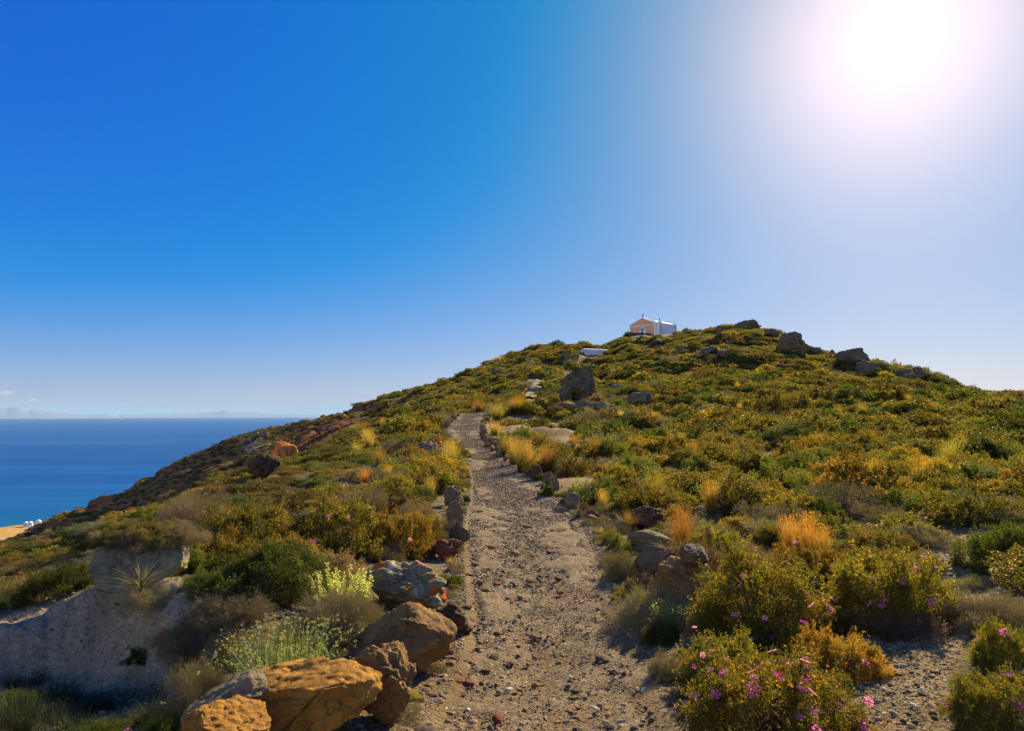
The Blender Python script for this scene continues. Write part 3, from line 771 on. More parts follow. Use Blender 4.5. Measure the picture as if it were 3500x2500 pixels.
def petal_mat(name, c):
    t = NT(name); oi = t.n('ShaderNodeObjectInfo'); h = t.n('ShaderNodeHueSaturation'); h.inputs['Color'].default_value = (*c, 1)
    t.l(t.mr(oi.outputs['Random'], 0, 1, .48, .515), h.inputs['Hue']); t.l(t.mr(oi.outputs['Random'], 0, 1, 1.05, .75), h.inputs['Saturation'])
    d = t.n('ShaderNodeBsdfDiffuse'); tr = t.n('ShaderNodeBsdfTranslucent'); t.l(h.outputs[0], d.inputs[0]); t.l(h.outputs[0], tr.inputs[0])
    m = t.n('ShaderNodeMixShader'); m.inputs[0].default_value = .6; t.l(d.outputs[0], m.inputs[1]); t.l(tr.outputs[0], m.inputs[2]); t.l(m.outputs[0], t.out.inputs[0]); return t.m
M_PETAL = petal_mat('magenta_petal', (.98, .13, .50)); M_CENTRE = plain('orange_stamens', (.8, .25, .03), .8)
fv, ff, fm = flower_mesh(); FLOWER = mesh_np('flower', fv, ff, [M_PETAL, M_CENTRE], smooth=False, midx=fm)

def add_flowers(root, outer, vdir, scl, n, seed, size=.024, toward=True):
    """flower heads on the outside of a shrub; parts of it"""
    r = np.random.default_rng(seed); tocam = np.array([-root.location.x, -root.location.y, EYE-root.location.z+.3]); tocam /= np.linalg.norm(tocam)
    rz = root.rotation_euler.z; c, s = math.cos(rz), math.sin(rz)
    w = vdir@np.array([[c, s, 0], [-s, c, 0], [0, 0, 1]]).T if False else np.stack([vdir[:, 0]*c-vdir[:, 1]*s, vdir[:, 0]*s+vdir[:, 1]*c, vdir[:, 2]], 1)
    posw = np.stack([outer[:, 0]*c-outer[:, 1]*s, outer[:, 0]*s+outer[:, 1]*c, outer[:, 2]], 1)
    score = posw@tocam+.5*posw[:, 2]
    cand = np.nonzero(score > np.quantile(score, .35))[0]
    pick = r.choice(cand, min(n, len(cand)), replace=False)
    for i in pick:
        f = bpy.data.objects.new('flower', FLOWER); COL.objects.link(f); f.parent = root
        p = outer[i]*np.array(scl)*1.03; f.location = p
        q = Vector(vdir[i])+Vector((0, 0, .6))+Vector(r.normal(size=3)*.35)
        f.rotation_euler = q.to_track_quat('Z', 'Y').to_euler(); k = size*r.uniform(.6, 1.15); f.scale = (k, k, k)

NAMES = {'rock_rose': 'rock_rose', 'amber_rose': 'rock_rose', 'green_shrub': 'green_shrub', 'olive_shrub': 'olive_shrub', 'cushion': 'cushion_shrub', 'dry': 'dry_shrub', 'thyme': 'thyme_bush'}
CATS = {'rock_rose': 'shrub', 'amber_rose': 'shrub', 'green_shrub': 'shrub', 'olive_shrub': 'shrub', 'cushion': 'cushion shrub', 'dry': 'dry shrub', 'thyme': 'thyme'}
def put_bush(sp, P, Rr, hh, lod, label, flowers=0, var=0, rz=0., group=None, seed=1, fsize=.024):
    me, st, outer, vd = spec_mesh(sp, lod, var); Hh = SPEC[sp]['Hh']; sc_ = (Rr, Rr, hh/Hh)
    if st is None and not flowers:
        o = link(NAMES[sp], me, loc=P, rot=(0, 0, rz), scale=sc_); tag(o, label, CATS[sp], group); return o
    r = link(NAMES[sp], None, loc=P, rot=(0, 0, rz)); r.empty_display_size = .1
    tag(r, label, CATS[sp], group)
    link('foliage', me, r, scale=sc_)
    if st: link('stems', st, r, scale=sc_)
    if flowers: add_flowers(r, outer, vd, sc_, flowers, seed, fsize)
    return r
def pbush(sp, px, pyb, wpx, hpx, label, lod='near', flowers=0, var=0, seed=1, dz=0., rz=None, group=None):
    P = hit(px, pyb); s = scale_at(P); Rr = wpx*s/2*.98
    a = math.atan2(P.x, P.y); eps = max(0, math.atan2(EYE-P.z, math.hypot(P.x, P.y)))
    Q = P+Vector((math.sin(a), math.cos(a), 0))*Rr*.8; Q.z = float(HP(Q.x, Q.y)[0])-.03+dz
    h = .70*max(.5*Rr, (hpx*s-Rr*.9*math.sin(eps))/math.cos(eps))
    OCC.append((Q.x, Q.y, Rr*.8))
    return put_bush(sp, Q, Rr, h, lod, label, flowers, var, rz if rz is not None else (px*.37) % 6.28, group, seed)

# ---- named foreground plants, right of the path
pbush('rock_rose', 2650, 2650, 720, 540, 'large rock rose covered in magenta flowers at the bottom edge, right of the path', flowers=46, var=0, seed=1)
pbush('rock_rose', 2590, 2240, 600, 420, 'big yellow-green rock rose behind the rust-brown ledge rock', flowers=16, var=1, seed=2)
pbush('rock_rose', 3030, 2165, 490, 390, 'round rock rose casting shade on gravel, left of the stony clearing', flowers=13, var=0, seed=3, rz=2.2)
pbush('thyme', 3080, 2195, 300, 130, 'dark low thyme with tiny pink flowers at the foot of the round rock rose', 'near')
pbush('green_shrub', 3470, 1960, 330, 240, 'bright green bush at the right edge beyond the stony clearing', 'near')
pbush('rock_rose', 3420, 2290, 230, 200, 'small rock rose at the right edge of the stony clearing', 'near', flowers=3, var=1)
pbush('rock_rose', 3440, 2560, 420, 300, 'wide yellow-green rock rose in the bottom right corner', 'near', flowers=7, var=0, rz=1.1)
pbush('cushion', 3330, 2025, 150, 70, 'low grey cushion shrub on the gravel at the right edge', 'near')
pbush('dry', 2310, 2330, 170, 110, 'sprawling grey twiggy plant at the path edge below the ledge rock', 'near')
pbush('green_shrub', 2190, 2075, 110, 80, 'small bright green plant growing at the foot of the dark grey boulder', 'mid')
pbush('cushion', 2130, 1985, 130, 110, 'grey-green ferny plant left of the dark grey boulder at the path edge', 'near')
pbush('green_shrub', 2120, 1905, 120, 90, 'dark green low plant below the flat-topped block', 'mid')
pbush('rock_rose', 2090, 1850, 100, 60, 'small rock rose with one pink flower at the path edge left of the flat-topped block', 'mid', flowers=2)
pbush('olive_shrub', 2260, 2210, 150, 100, 'grey-green feathery plant in front of the rust-brown ledge rock', 'near')
pbush('rock_rose', 2440, 1930, 260, 180, 'flowering rock rose right of the orange grass tuft', 'near', flowers=12, var=1, seed=5)
pbush('rock_rose', 2500, 2400, 420, 290, 'rock rose filling the gap between the two biggest ones, beside the path', flowers=8, var=1, seed=8, rz=1.)
pbush('amber_rose', 2860, 2345, 340, 240, 'amber-tinted rock rose bulging toward the stony clearing', flowers=6, seed=9, rz=3.)
pbush('amber_rose', 2760, 2010, 330, 210, 'amber-tinted rock rose between the two large flowering ones', 'near', flowers=8, seed=6)
pbush('rock_rose', 2300, 1800, 140, 90, 'leafy rock rose behind the flat-topped block', 'mid', flowers=4)
pbush('green_shrub', 2040, 1640, 1, 1, '', 'mid') if False else None
pbush('green_shrub', 1868, 1700, 62, 56, 'small lush green plant beside the leaning kerb slab', 'mid')
pbush('green_shrub', 2400, 2460, 120, 70, 'grassy green tussock at the path edge near the bottom', 'near')
# ---- left of the path
pbush('amber_rose', 1370, 1915, 270, 230, 'orange-tinted rock rose close to the left edge of the path', flowers=7, seed=11)
pbush('rock_rose', 1150, 1920, 400, 300, 'broad rock rose left of the orange-tinted one', flowers=7, var=1, seed=12)
pbush('rock_rose', 850, 1920, 430, 290, 'broad yellow-green rock rose in the middle of the left shoulder', flowers=2, var=0, seed=13, rz=.5)
pbush('green_shrub', 930, 2060, 420, 280, 'large dark green shrub in shade left of the lichened boulder', var=0)
pbush('dry', 660, 1840, 260, 170, 'bleached grey dry shrub on the left shoulder', 'near')
pbush('green_shrub', 620, 1960, 260, 190, 'dark shrub at the top of the pale bank beside the big boulder', 'near')
put_bush('cushion', on_rock(CUSHR, .15, 0, .06), .30, .20, 'near', 'spiny grey-green cushion shrub on the rounded pale rock')
pbush('dry', 1000, 2250, 190, 130, 'dry brown cushion shrub below the flowering spikes', 'near')
pbush('dry', 505, 2150, 150, 90, 'tan dry cushion shrub perched on the pale bank', 'near')
pbush('cushion', 680, 2440, 230, 210, 'yellow-green cushion shrub at the foot of the sloping slab', 'near')
pbush('dry', 640, 2280, 240, 150, 'shaded brown-green bush on the bank left of centre', 'near')
pbush('olive_shrub', 860, 2290, 260, 160, 'grey-green bush behind the silvery tuft', 'near')
pbush('dry', 800, 2150, 260, 120, 'tangled dark dead brush under the large dark shrub', 'near')
pbush('dry', 1320, 1925, 130, 80, 'pale fuzzy dry plant behind the lichened boulder', 'near')
pbush('green_shrub', 230, 2035, 290, 180, 'dark shrub on the crest of the pale bank at far left', 'near')
pbush('rock_rose', 320, 2000, 120, 100, 'small sunlit rock rose with four pink flowers on the crest of the pale bank', 'near', flowers=6)
pbush('green_shrub', 60, 2640, 300, 110, 'shaded dark shrub in the hollow at the bottom left corner', 'near')  # hollow shrubs use the darkest foliage, standing in for shade
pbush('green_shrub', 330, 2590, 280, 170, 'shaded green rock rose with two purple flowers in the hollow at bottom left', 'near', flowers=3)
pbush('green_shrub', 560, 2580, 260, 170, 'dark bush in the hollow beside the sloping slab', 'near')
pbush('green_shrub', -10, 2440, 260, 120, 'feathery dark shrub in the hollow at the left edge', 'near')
pbush('green_shrub', 480, 2290, 110, 70, 'little dark plant hanging on the lower pale bank', 'mid')
pbush('cushion', 1240, 1760, 180, 110, 'soft grey-green bush beyond the rock roses on the left', 'mid')
pbush('rock_rose', 1490, 1690, 190, 140, 'rock rose with pink flowers bulging toward the path from the left', 'mid', flowers=5)
pbush('dry', 1420, 1800, 150, 100, 'pale green feathery shrub by the left kerb stones', 'mid')
pbush('thyme', 980, 1700, 70, 34, 'small patch of pink thyme near the orange lichened rock', 'mid')
for i, (fx, fy, rr_, sp_) in enumerate(((-.45, .1, .20, 'olive_shrub'), (-.1, -.15, .24, 'cushion'), (.25, .1, .26, 'olive_shrub'), (.6, 0, .24, 'dry'), (.05, .4, .26, 'olive_shrub'), (.45, -.3, .18, 'cushion'), (-.3, .5, .2, 'rock_rose'))):
    put_bush(sp_, on_rock(BIGB, fx, fy, .05), rr_, rr_*.5, 'near', 'low mossy cushion on top of the big grey boulder, %s' % ['left end', 'left front', 'right of centre', 'right end', 'back middle', 'right front', 'back left'][i], 0, i % 2, i*1.1, 'cushions on the big grey boulder')

# ---- tufts
GR = {}
def tuft(kind, var=0):
    k = (kind, var)
    if k not in GR:
        sd = hash_name(kind)+var
        a = {'orange': lambda: grass(sd, 560, .16, .45, .008, (.12, .12, .03), (.40, .21, .045), hmin=.5, heads=.5, headc=(.40, .22, .06)),
             'yellow': lambda: grass(sd, 560, .2, .5, .009, (.11, .13, .025), (.38, .27, .07), hmin=.4, heads=.3, headc=(.42, .31, .12)),
             'fan': lambda: grass(sd, 420, .12, .95, .008, (.10, .11, .03), (.36, .25, .07), hmin=.5),
             'silver': lambda: grass(sd, 900, .45, .55, .009, (.07, .10, .04), (.18, .21, .10), hmin=.5, heads=.55, headc=(.36, .36, .2)),
             'dark': lambda: grass(sd, 700, .5, .6, .012, (.018, .026, .012), (.026, .036, .018), hmin=.4),  # blade colours darkened to stand in for the hollow's shade
             'dead': lambda: grass(sd, 260, .08, 1.3, .016, (.22, .17, .11), (.40, .33, .22), hmin=.4),
             'spikes': lambda: grass(sd, 60, .35, .25, .012, (.14, .17, .05), (.36, .38, .16), hmin=.55, heads=0)}[kind]()
        GR[k] = mesh_np(kind+'_blades', *a[:2], [L_GRASS], a[2], smooth=False)
    return GR[k]
def ptuft(kind, px, pyb, wpx, hpx, label, name='grass_tuft', cat='grass tuft', var=0, dz=0., group=None):
    P = hit(px, pyb); s = scale_at(P); OCC.append((P.x, P.y, .12))
    o = link(name, tuft(kind, var), loc=P+Vector((0, 0, dz-.02)), rot=(0, 0, px*.7), scale=(wpx*s*.9, wpx*s*.9, hpx*s*1.03))
    return tag(o, label, cat, group)
ptuft('orange', 2330, 1910, 120, 185, 'tall orange grass tuft beside the flat-topped block')
ptuft('yellow', 2240, 1730, 120, 135, 'tall sparse golden grass tuft behind the dark lichened boulder')
ptuft('fan', 2150, 1815, 100, 85, 'fanning golden grass clump in front of the dark lichened boulder')
ptuft('orange', 2765, 1935, 110, 190, 'dark orange grass tuft between the big rock roses on the right')
ptuft('yellow', 1785, 1615, 90, 120, 'yellow grass tuft behind the kerb wall, right of the path')
ptuft('yellow', 1755, 1590, 70, 105, 'tall yellow grass, farthest of the three tufts right of the path', var=1)
ptuft('orange', 1880, 1632, 80, 100, 'orange grass tuft with pointed kerb stones at its foot')
ptuft('yellow', 2060, 1742, 55, 78, 'small isolated yellow-green tuft on the gravel right of the path', var=1)
ptuft('yellow', 1540, 1600, 75, 95, 'golden grass tuft at the left edge of the path by the grey boulder')
ptuft('yellow', 1470, 1700, 60, 80, 'slender green-gold grass among the left rock roses', var=1)
ptuft('orange', 1245, 1660, 60, 60, 'short orange grass near the small bare patch on the left')
ptuft('orange', 1325, 1655, 50, 70, 'thin orange grass stalks right of the small bare patch', var=1)
ptuft('orange', 1635, 1408, 60, 42, 'orange grass at the top of the first rise of the path')
ptuft('yellow', 1700, 1440, 80, 65, 'pale gold grass right of the top of the rise')
ptuft('orange', 1770, 1415, 80, 62, 'wide orange grass clump beyond the rise')
ptuft('yellow', 1690, 1490, 70, 55, 'yellow grass against the low kerb wall')
ptuft('orange', 2370, 1570, 40, 70, 'lone orange grass on the right slope')
ptuft('yellow', 2385, 1600, 44, 80, 'golden grass just below the lone orange one on the right slope')
ptuft('orange', 2000, 1430, 60, 40, 'orange grass in front of the pale rounded rock')
P_ = hit(970, 2380); o = link('everlasting_plant', tuft('silver'), loc=P_+Vector((0, 0, .02)), rot=(0, 0, .4), scale=(.44, .44, .34)); tag(o, 'silvery green tuft with many pale button heads behind the orange boulder', 'plant')
ptuft('silver', 2290, 2160, 90, 110, 'thin silvery stalks in front of the rust-brown ledge rock', 'everlasting_plant', 'plant', var=1)
ptuft('dead', 480, 2010, 150, 100, 'bleached dead twig bush at the top of the pale bank', 'dead_shrub', 'dead shrub')
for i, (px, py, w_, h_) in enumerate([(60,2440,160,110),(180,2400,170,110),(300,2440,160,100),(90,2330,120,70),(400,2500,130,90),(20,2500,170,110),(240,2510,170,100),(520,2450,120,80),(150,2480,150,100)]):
    ptuft('dark', px, py, w_, h_*.75, 'shade-coloured dark grassy tussock in the hollow at lower left, %s' % ['left edge', 'back middle', 'front right', 'topmost', 'lowest, by the bank', 'bottom left corner', 'bottom middle', 'right, by the slab', 'between the left ones'][i], 'grass_tussock', 'tussock', var=i % 2)
for i, (px, py, w_, h_) in enumerate([(1805,1600,60,95),(1840,1622,55,80),(1860,1615,60,100),(1725,1560,55,80),(2430,1760,90,120),(2700,1905,90,150),(2820,1920,80,130)]):
    ptuft('orange' if i % 2 == 0 or i > 3 else 'yellow', px, py, w_, h_, 'dry grass tuft %s' % ['between the two tallest tufts by the kerb wall', 'just left of the orange tuft by the pointed kerb stones', 'taller one behind the orange tuft by the kerb', 'at the upper end of the yellow tufts by the kerb wall', 'alone above the flowering rock rose on the right', 'left of the dark orange tuft between the big rock roses', 'right of the dark orange tuft between the big rock roses'][i], var=i % 2)
# flowering spikes
def spike_plant(px, pyb, wpx, hpx, label):
    P = hit(px, pyb); s = scale_at(P); w_ = wpx*s; h_ = hpx*s; rng = np.random.default_rng(4)
    r = link('mignonette_plant', None, loc=P); tag(r, label, 'plant')
    V = []; Q = []; Cc = []; n0 = 0; fV = []; fQ = []; m0 = 0
    tv = []
    for k in range(46):
        a = rng.random()*6.28; q = math.sqrt(rng.random()); b = np.array([math.cos(a)*q*w_*.3, math.sin(a)*q*w_*.3, 0]); t = b*1.6+np.array([0, 0, h_*rng.uniform(.5, 1)])
        for j in range(2):
            r0 = .003
        side = np.array([.003, .002, 0]); V += [b-side, b+side, t+side*.5, t-side*.5]; Q.append([n0, n0+1, n0+2, n0+3]); n0 += 4; Cc += [(.12, .15, .04)]*4
        u_ = rng.random(70)*.55+.45; c = b+(t-b)*u_[:, None]+rng.normal(size=(70, 3))*.007
        v2, q2 = leaves(c, rng.normal(size=(70, 3))+np.array([0, 0, .4]), .015, .011, rng); fV.append(v2); fQ.append(q2+m0); m0 += len(v2)
        u_ = rng.random(26)*.6; c = b+(t-b)*u_[:, None]; v2, q2 = leaves(c, rng.normal(size=(26, 3)), .035, .007, rng)
        V += list(v2); Q += list((q2+n0)); n0 += len(v2); Cc += [(.10, .14, .03)]*len(v2)
    link('stems', mesh_np('stems', np.array(V), np.array(Q), [L_GREEN], np.array(Cc), smooth=False), r)
    fv_ = np.concatenate(fV); link('flower_spikes', mesh_np('flower_spikes', fv_, np.concatenate(fQ), [L_GREEN], np.tile((.42, .43, .2), (len(fv_), 1))*rng.uniform(.7, 1.2, (len(fv_), 1)), smooth=False), r)
spike_plant(1170, 2110, 220, 170, 'plant with upright pale green flower spikes left of the lichened boulder')
# dark succulent plants crowning the standing boulder
P_ = hit(1975, 1378); s_ = scale_at(P_)
put_bush('green_shrub', on_rock(STAND, -.35, -.1, .25), .75, .6, 'mid', 'dark spiky plant on the crown of the tall standing boulder')
# dry reeds on the left knoll skyline
for i, px in enumerate([1682, 1694, 1708, 1718]):
    a, e = ray(px, 1240+i*-6); P_ = hit(px, 1256-i*5)
    o = link('dry_reed', tuft('yellow', i % 2), loc=P_, rot=(0, 0, i), scale=(.9, .9, 2.2)); tag(o, 'dry reeds standing on the skyline of the left knoll, %s' % ['leftmost', 'second from left', 'third from left', 'rightmost'][i], 'reeds', 'dry reeds on the left knoll')
# ================================================================== CHAPEL AND OTHER BUILT THINGS
M_WHITE_ = plain('whitewash_wall', (.88, .86, .83), .8, .04, .8, .004)
M_PEACH = plain('peach_plaster', (.92, .43, .23), .85, .06, .8, .004)
M_BLUE = plain('blue_paint', (.01, .20, .45), .5, .05)
M_RWOOD = plain('dark_red_wood', (.16, .02, .03), .5, .1)
M_GLASS = plain('terracotta_fanlight', (.42, .13, .08), .4, .1)
M_CREAM = plain('cream_niche', (.72, .62, .40), .85, .05)
M_IRON = plain('dark_iron', (.05, .09, .10), .5, .05)
M_RIM = plain('shade_grey_parapet', (.30, .31, .33), .9, .15, 2)  # shadow on the rear parapet put into its grey
az0, _ = ray(2242, 1150)
D0 = 158.0; TH = R(36)
cor = at(2242, 1152, D0); r_ = Vector((math.cos(az0), -math.sin(az0), 0)); f_ = Vector((math.sin(az0), math.cos(az0), 0))
Xv = r_*math.cos(TH)-f_*math.sin(TH); rotz = math.atan2(Xv.y, Xv.x)
W, Ln, HE, HA = 7.6, 8.2, 4.4, 5.85
root = link('chapel', None, loc=cor-Xv*(W/2)-Vector((0, 0, 1.15)), rot=(0, 0, rotz))
tag(root, 'small hilltop chapel with peach front, white sides and a cross on its gable', 'chapel')
b = MB(); b.box(-W/2, W/2, .30, Ln, -2.5, HE); b.build('wall', M_WHITE_, root)
fr = MB(); fr.prism([(-W/2, -2.5), (W/2, -2.5), (W/2, HE), (0, HA), (-W/2, HE)], 0, .299); facade = fr.build('facade', M_PEACH, root)
t = MB()
t.box(-W/2-.05, -W/2+.32, -.08, .33, -2.5, HE); t.box(W/2-.42, W/2+.05, -.08, .33, -2.5, HE)
t.build('corner_pilaster', M_WHITE_, facade)
t = MB(); sl_ = (HA-HE)/(W/2)
for s in (-1, 1):
    t.prism([(s*(W/2+.14), HE-.10), (s*(W/2+.14), HE+.14), (0, HA+.26), (0, HA)], -.13, .5)
t.build('raking_cornice', M_WHITE_, facade)
t = MB(); t.box(-W/2+.32, W/2-.42, -.07, .1, 4.02, 4.24); t.build('string_course', M_WHITE_, facade)
d_ = MB(); d_.prism([(-.86, -1), (-.58, -1), (-.58, 2.0), (.58, 2.0), (.58, -1), (.86, -1), (.86, 3.15), (0, 3.95), (-.86, 3.15)], -.12, .05); surround = d_.build('door_surround', M_WHITE_, facade)
d_ = MB(); d_.box(-.575, .575, -.03, .08, -1, 1.99); door = d_.build('door', M_RWOOD, facade)
d_ = MB(); d_.prism([(-.62, 3.12), (.62, 3.12), (0, 3.68)], -.16, -.05); d_.build('pediment_panel', M_BLUE, surround)
d_ = MB(); d_.prism([(.44*math.cos(math.pi*i/12), 2.25+.78*math.sin(math.pi*i/12)) for i in range(13)], -.15, -.05); d_.build('fanlight', M_GLASS, surround)
def cross(x, y, z, h, parent):
    c = MB(); w_ = h*.07; c.box(x-w_, x+w_, y-w_, y+w_, z, z+h); c.box(x-h*.3, x-w_, y-w_*.9, y+w_*.9, z+h*.6, z+h*.6+2*w_); c.box(x+w_, x+h*.3, y-w_*.9, y+w_*.9, z+h*.6, z+h*.6+2*w_)
    return c.build('cross', M_IRON, parent)
cross(0, .15, HA+.22, .95, root)
# shallow vaulted roof and the rounded rear parapet
rf = MB(); pts = [(-W/2-.05, HE)]+[(-(W/2)*math.cos(math.pi*i/16), HE+.02+1.12*math.sin(math.pi*i/16)) for i in range(17)]+[(W/2+.05, HE)]
rf.prism(pts, .52, Ln-.35); roof = rf.build('roof', M_WHITE_, root)
rp = MB(); pts = [(-W/2-.04, -2)]+[(-(W/2+.04)*math.cos(math.pi*i/16), HE+1.42*math.sin(math.pi*i/16)) for i in range(17)]+[(W/2+.04, -2)]
rp.prism(pts, Ln-.36, Ln+.05); rp.build('rear_parapet', M_RIM, root)
# small bell pier on the flank, with a cream niche and a cross of its own
bp = MB(); bp.prism_x([(.42, -2.5), (1.62, -2.5), (1.62, 4.35)]+[(1.02+.6*math.cos(math.pi*i/8), 4.35+.5*math.sin(math.pi*i/8)) for i in range(1, 8)]+[(.42, 4.35)], W/2+.02, W/2+.62); pier = bp.build('bell_pier', M_WHITE_, root)
nc = MB(); nc.prism_x([(.62, .2), (1.42, .2), (1.42, 3.7)]+[(1.02+.4*math.cos(math.pi*i/8), 3.7+.38*math.sin(math.pi*i/8)) for i in range(1, 8)]+[(.62, 3.7)], W/2+.58, W/2+.66); nc.build('niche', M_CREAM, pier)
cross(W/2+.32, 1.02, 4.84, .75, pier)

def wall_strip(name, pix, dist, hgt, thick, mat, label, cat, group=None, jitter=.12, seed=3):
    """free-standing rubble wall along a line on the hill: pix = (px, py of its top)"""
    r = random.Random(seed); top = []
    for k in range(len(pix)-1):
        for j in range(6):
            q = j/6; top.append((pix[k][0]*(1-q)+pix[k+1][0]*q, pix[k][1]*(1-q)+pix[k+1][1]*q, dist[k]*(1-q)+dist[k+1]*q))
    top.append((*pix[-1], dist[-1])); V = []; Fc = []; n = 0
    for (px, py, d) in top:
        P = at(px, py, d); a = math.atan2(P.x, P.y); fv = Vector((math.sin(a), math.cos(a), 0)); jz = r.uniform(-jitter, jitter)
        prof = [(-thick/2-.1, -hgt), (-thick/2+r.uniform(-.06, .06), -hgt*.6), (-thick/2+r.uniform(-.06, .06), -.25), (-thick/2+.05, jz), (thick/2, jz), (thick/2, -hgt)]
        V += [tuple(P+fv*a_+Vector((0, 0, b_))) for a_, b_ in prof]; n = len(prof)
    for i in range(len(top)-1):
        for j in range(n-1): Fc.append([i*n+j, (i+1)*n+j, (i+1)*n+j+1, i*n+j+1])
        Fc.append([i*n+n-1, (i+1)*n+n-1, (i+1)*n, i*n])
    me = mesh_np(name, np.array(V), np.array(Fc), [mat], smooth=False)
    return tag(link(name, me), label, cat, group)
M_RUBBLE = rock_mat('rubble_wall', (.06, .05, .045), (.13, .11, .09), (.22, .19, .15), .9, bump=.2)
wall_strip('terrace_wall', [(2100,1182),(2125,1166),(2160,1156),(2200,1151),(2245,1150)], [148,147,146,146,147], 3.6, .7, M_RUBBLE, 'dark rubble terrace wall curving below the chapel front', 'stone wall')
wall_strip('field_wall', [(3358,1338),(3400,1336),(3440,1338),(3500,1341),(3560,1346)], [84,83,82,80,79], 1.6, .6, M_RUBBLE, 'dark dry-stone wall on the skyline at the right edge', 'stone wall')
# half-buried vaulted store
a1, _ = ray(1985, 1210); Pv = hit(1992, 1207)-Vector((0, 0, .75))
vr = link('vaulted_store', None, loc=Pv, rot=(0, 0, -a1-R(62))); tag(vr, 'low white barrel-vaulted store half buried in shrubs left of the chapel', 'building')
v = MB(); ptsv = [(-1.3, -3), (1.3, -3)]+[(1.3*math.cos(math.pi*i/14), .5+1.2*math.sin(math.pi*i/14)) for i in range(15)]; v.prism(ptsv, 0, 5.4); v.build('vault', plain('weathered_whitewash', (.62, .58, .55), .9, .18, 1.5), vr)
v = MB(); v.box(-.4, .4, -.05, .2, -1.8, .9); v.build('door', M_RWOOD, vr)
# steps and the upper stretch of path
Ps = hit(1945, 1270); sA = math.atan2(Ps.x, Ps.y)
st = link('stone_steps', None, loc=Ps, rot=(0, 0, -sA-.08)); tag(st, 'flight of pale stone steps climbing toward the chapel', 'steps')
zt = float(H(Ps.x+math.sin(sA)*9, Ps.y+math.cos(sA)*9)[0])-Ps.z; zt = max(zt, 2.0)
for k in range(9):
    s2 = MB(); s2.box(-1.35+.05*(k % 3), 1.35-.04*(k % 2), k*1.0, k*1.0+.98, -1.5, .3+zt*(k+1)/9); s2.build('step', M_SLAB, st, bevel=.03)
rows = [(1366,1793,1832),(1350,1799,1842),(1335,1808,1850),(1320,1818,1856),(1305,1830,1860)]
V = []; Fc = []
for k in range(len(rows)*5-4):
    q = k/5; i0 = min(int(q), len(rows)-2); t_ = q-i0; y_, l_, rr2 = [rows[i0][j]*(1-t_)+rows[i0+1][j]*t_ for j in range(3)]
    pl, pr = hit(l_, y_), hit(rr2, y_)
    for j in range(9): p = pl.lerp(pr, j/8); V.append((p.x, p.y, float(H(p.x, p.y)[0])+.22+.05*random.random()))
for i in range(len(V)//9-1):
    for j in range(8): Fc.append([i*9+j, (i+1)*9+j, (i+1)*9+j+1, i*9+j+1])
up = link('path', mesh_np('upper_path', np.array(V), np.array(Fc), [M_SLAB])); tag(up, 'pale paved upper stretch of path below the steps', kind='structure')
# two ruined gate posts by the steps
for i, px in enumerate((1935, 1943)):
    P = hit(px, 1236); s3 = MB(); s3.box(-.35, .35, -.3, .3, -.6, 1.5+.3*i); s3.box(-.45, .45, -.38, .38, 1.5+.3*i, 1.66+.3*i)
    o = s3.build('gate_post', M_SLAB, loc=P, rot=(0, 0, .3*i), bevel=.05); tag(o, ['left weathered stone gate post at the head of the steps', 'taller right stone gate post at the head of the steps'][i], 'gate post')

# two small far clouds over the sea
cm = bpy.data.materials.new('cloud_vapour'); cm.use_nodes = True; nt_ = cm.node_tree; nt_.nodes.clear()
o1 = nt_.nodes.new('ShaderNodeOutputMaterial'); pv_ = nt_.nodes.new('ShaderNodeVolumePrincipled'); pv_.inputs['Color'].default_value = (1, .9, .93, 1); pv_.inputs['Density'].default_value = .0006
nt_.links.new(pv_.outputs[0], o1.inputs['Volume'])
for i, (px, py, w_, h_) in enumerate(((22, 1345, 52, 24), (112, 1367, 44, 13))):
    P = at(px, py, 60000); s4 = scale_at(P); p, Fc = rock_shape(400+i, 4, 0, 1.2, .5); p = p*np.array([w_*s4/2, w_*s4*.4, h_*s4/2])
    o = link('cloud', mesh_np('cloud', p, Fc, [cm]), loc=P); tag(o, ['small pinkish cloud low over the sea at the left edge', 'smaller faint pinkish cloud right of the other, low over the sea'][i], 'cloud')
# ================================================================== HILLSIDE COVER
run = np.maximum.accumulate(np.arctan2(Z-EYE, RR[None, :]), axis=1)
def visible(x, y, z, hh, Rr):
    a = np.arctan2(x, y); d = np.hypot(x, y)
    i = np.clip(np.searchsorted(AZ, a), 0, len(AZ)-1); j = np.clip(np.searchsorted(RR, np.maximum(d-Rr, RR[1]))-1, 0, len(RR)-1)
    return np.arctan2(z+hh-EYE, d) > run[i, j]-.0005
def inpoly(px, py, pts):
    pts = np.array(pts, float); r = np.zeros(len(px), bool); n = len(pts)
    for i in range(n):
        x1, y1 = pts[i]; x2, y2 = pts[(i+1) % n]
        r ^= ((y1 > py) != (y2 > py)) & (px < (x2-x1)*(py-y1)/(y2-y1+1e-9)+x1)
    return r
def hexgrid(sp, dmin, dmax, a0, a1, rng):
    xs = np.arange(dmax*math.sin(a0)-5, dmax*math.sin(a1)+5, sp); ys = np.arange(0, dmax+5, sp*.866)
    X, Y = np.meshgrid(xs, ys); X[1::2] += sp/2
    X = X.ravel()+rng.uniform(-.42, .42, X.size)*sp; Y = Y.ravel()+rng.uniform(-.42, .42, Y.size)*sp
    d = np.hypot(X, Y); a = np.arctan2(X, Y); m = (d > dmin) & (d < dmax) & (a > a0) & (a < a1)
    return X[m], Y[m]
rng = np.random.default_rng(77)
BX, BY, BR = [], [], []
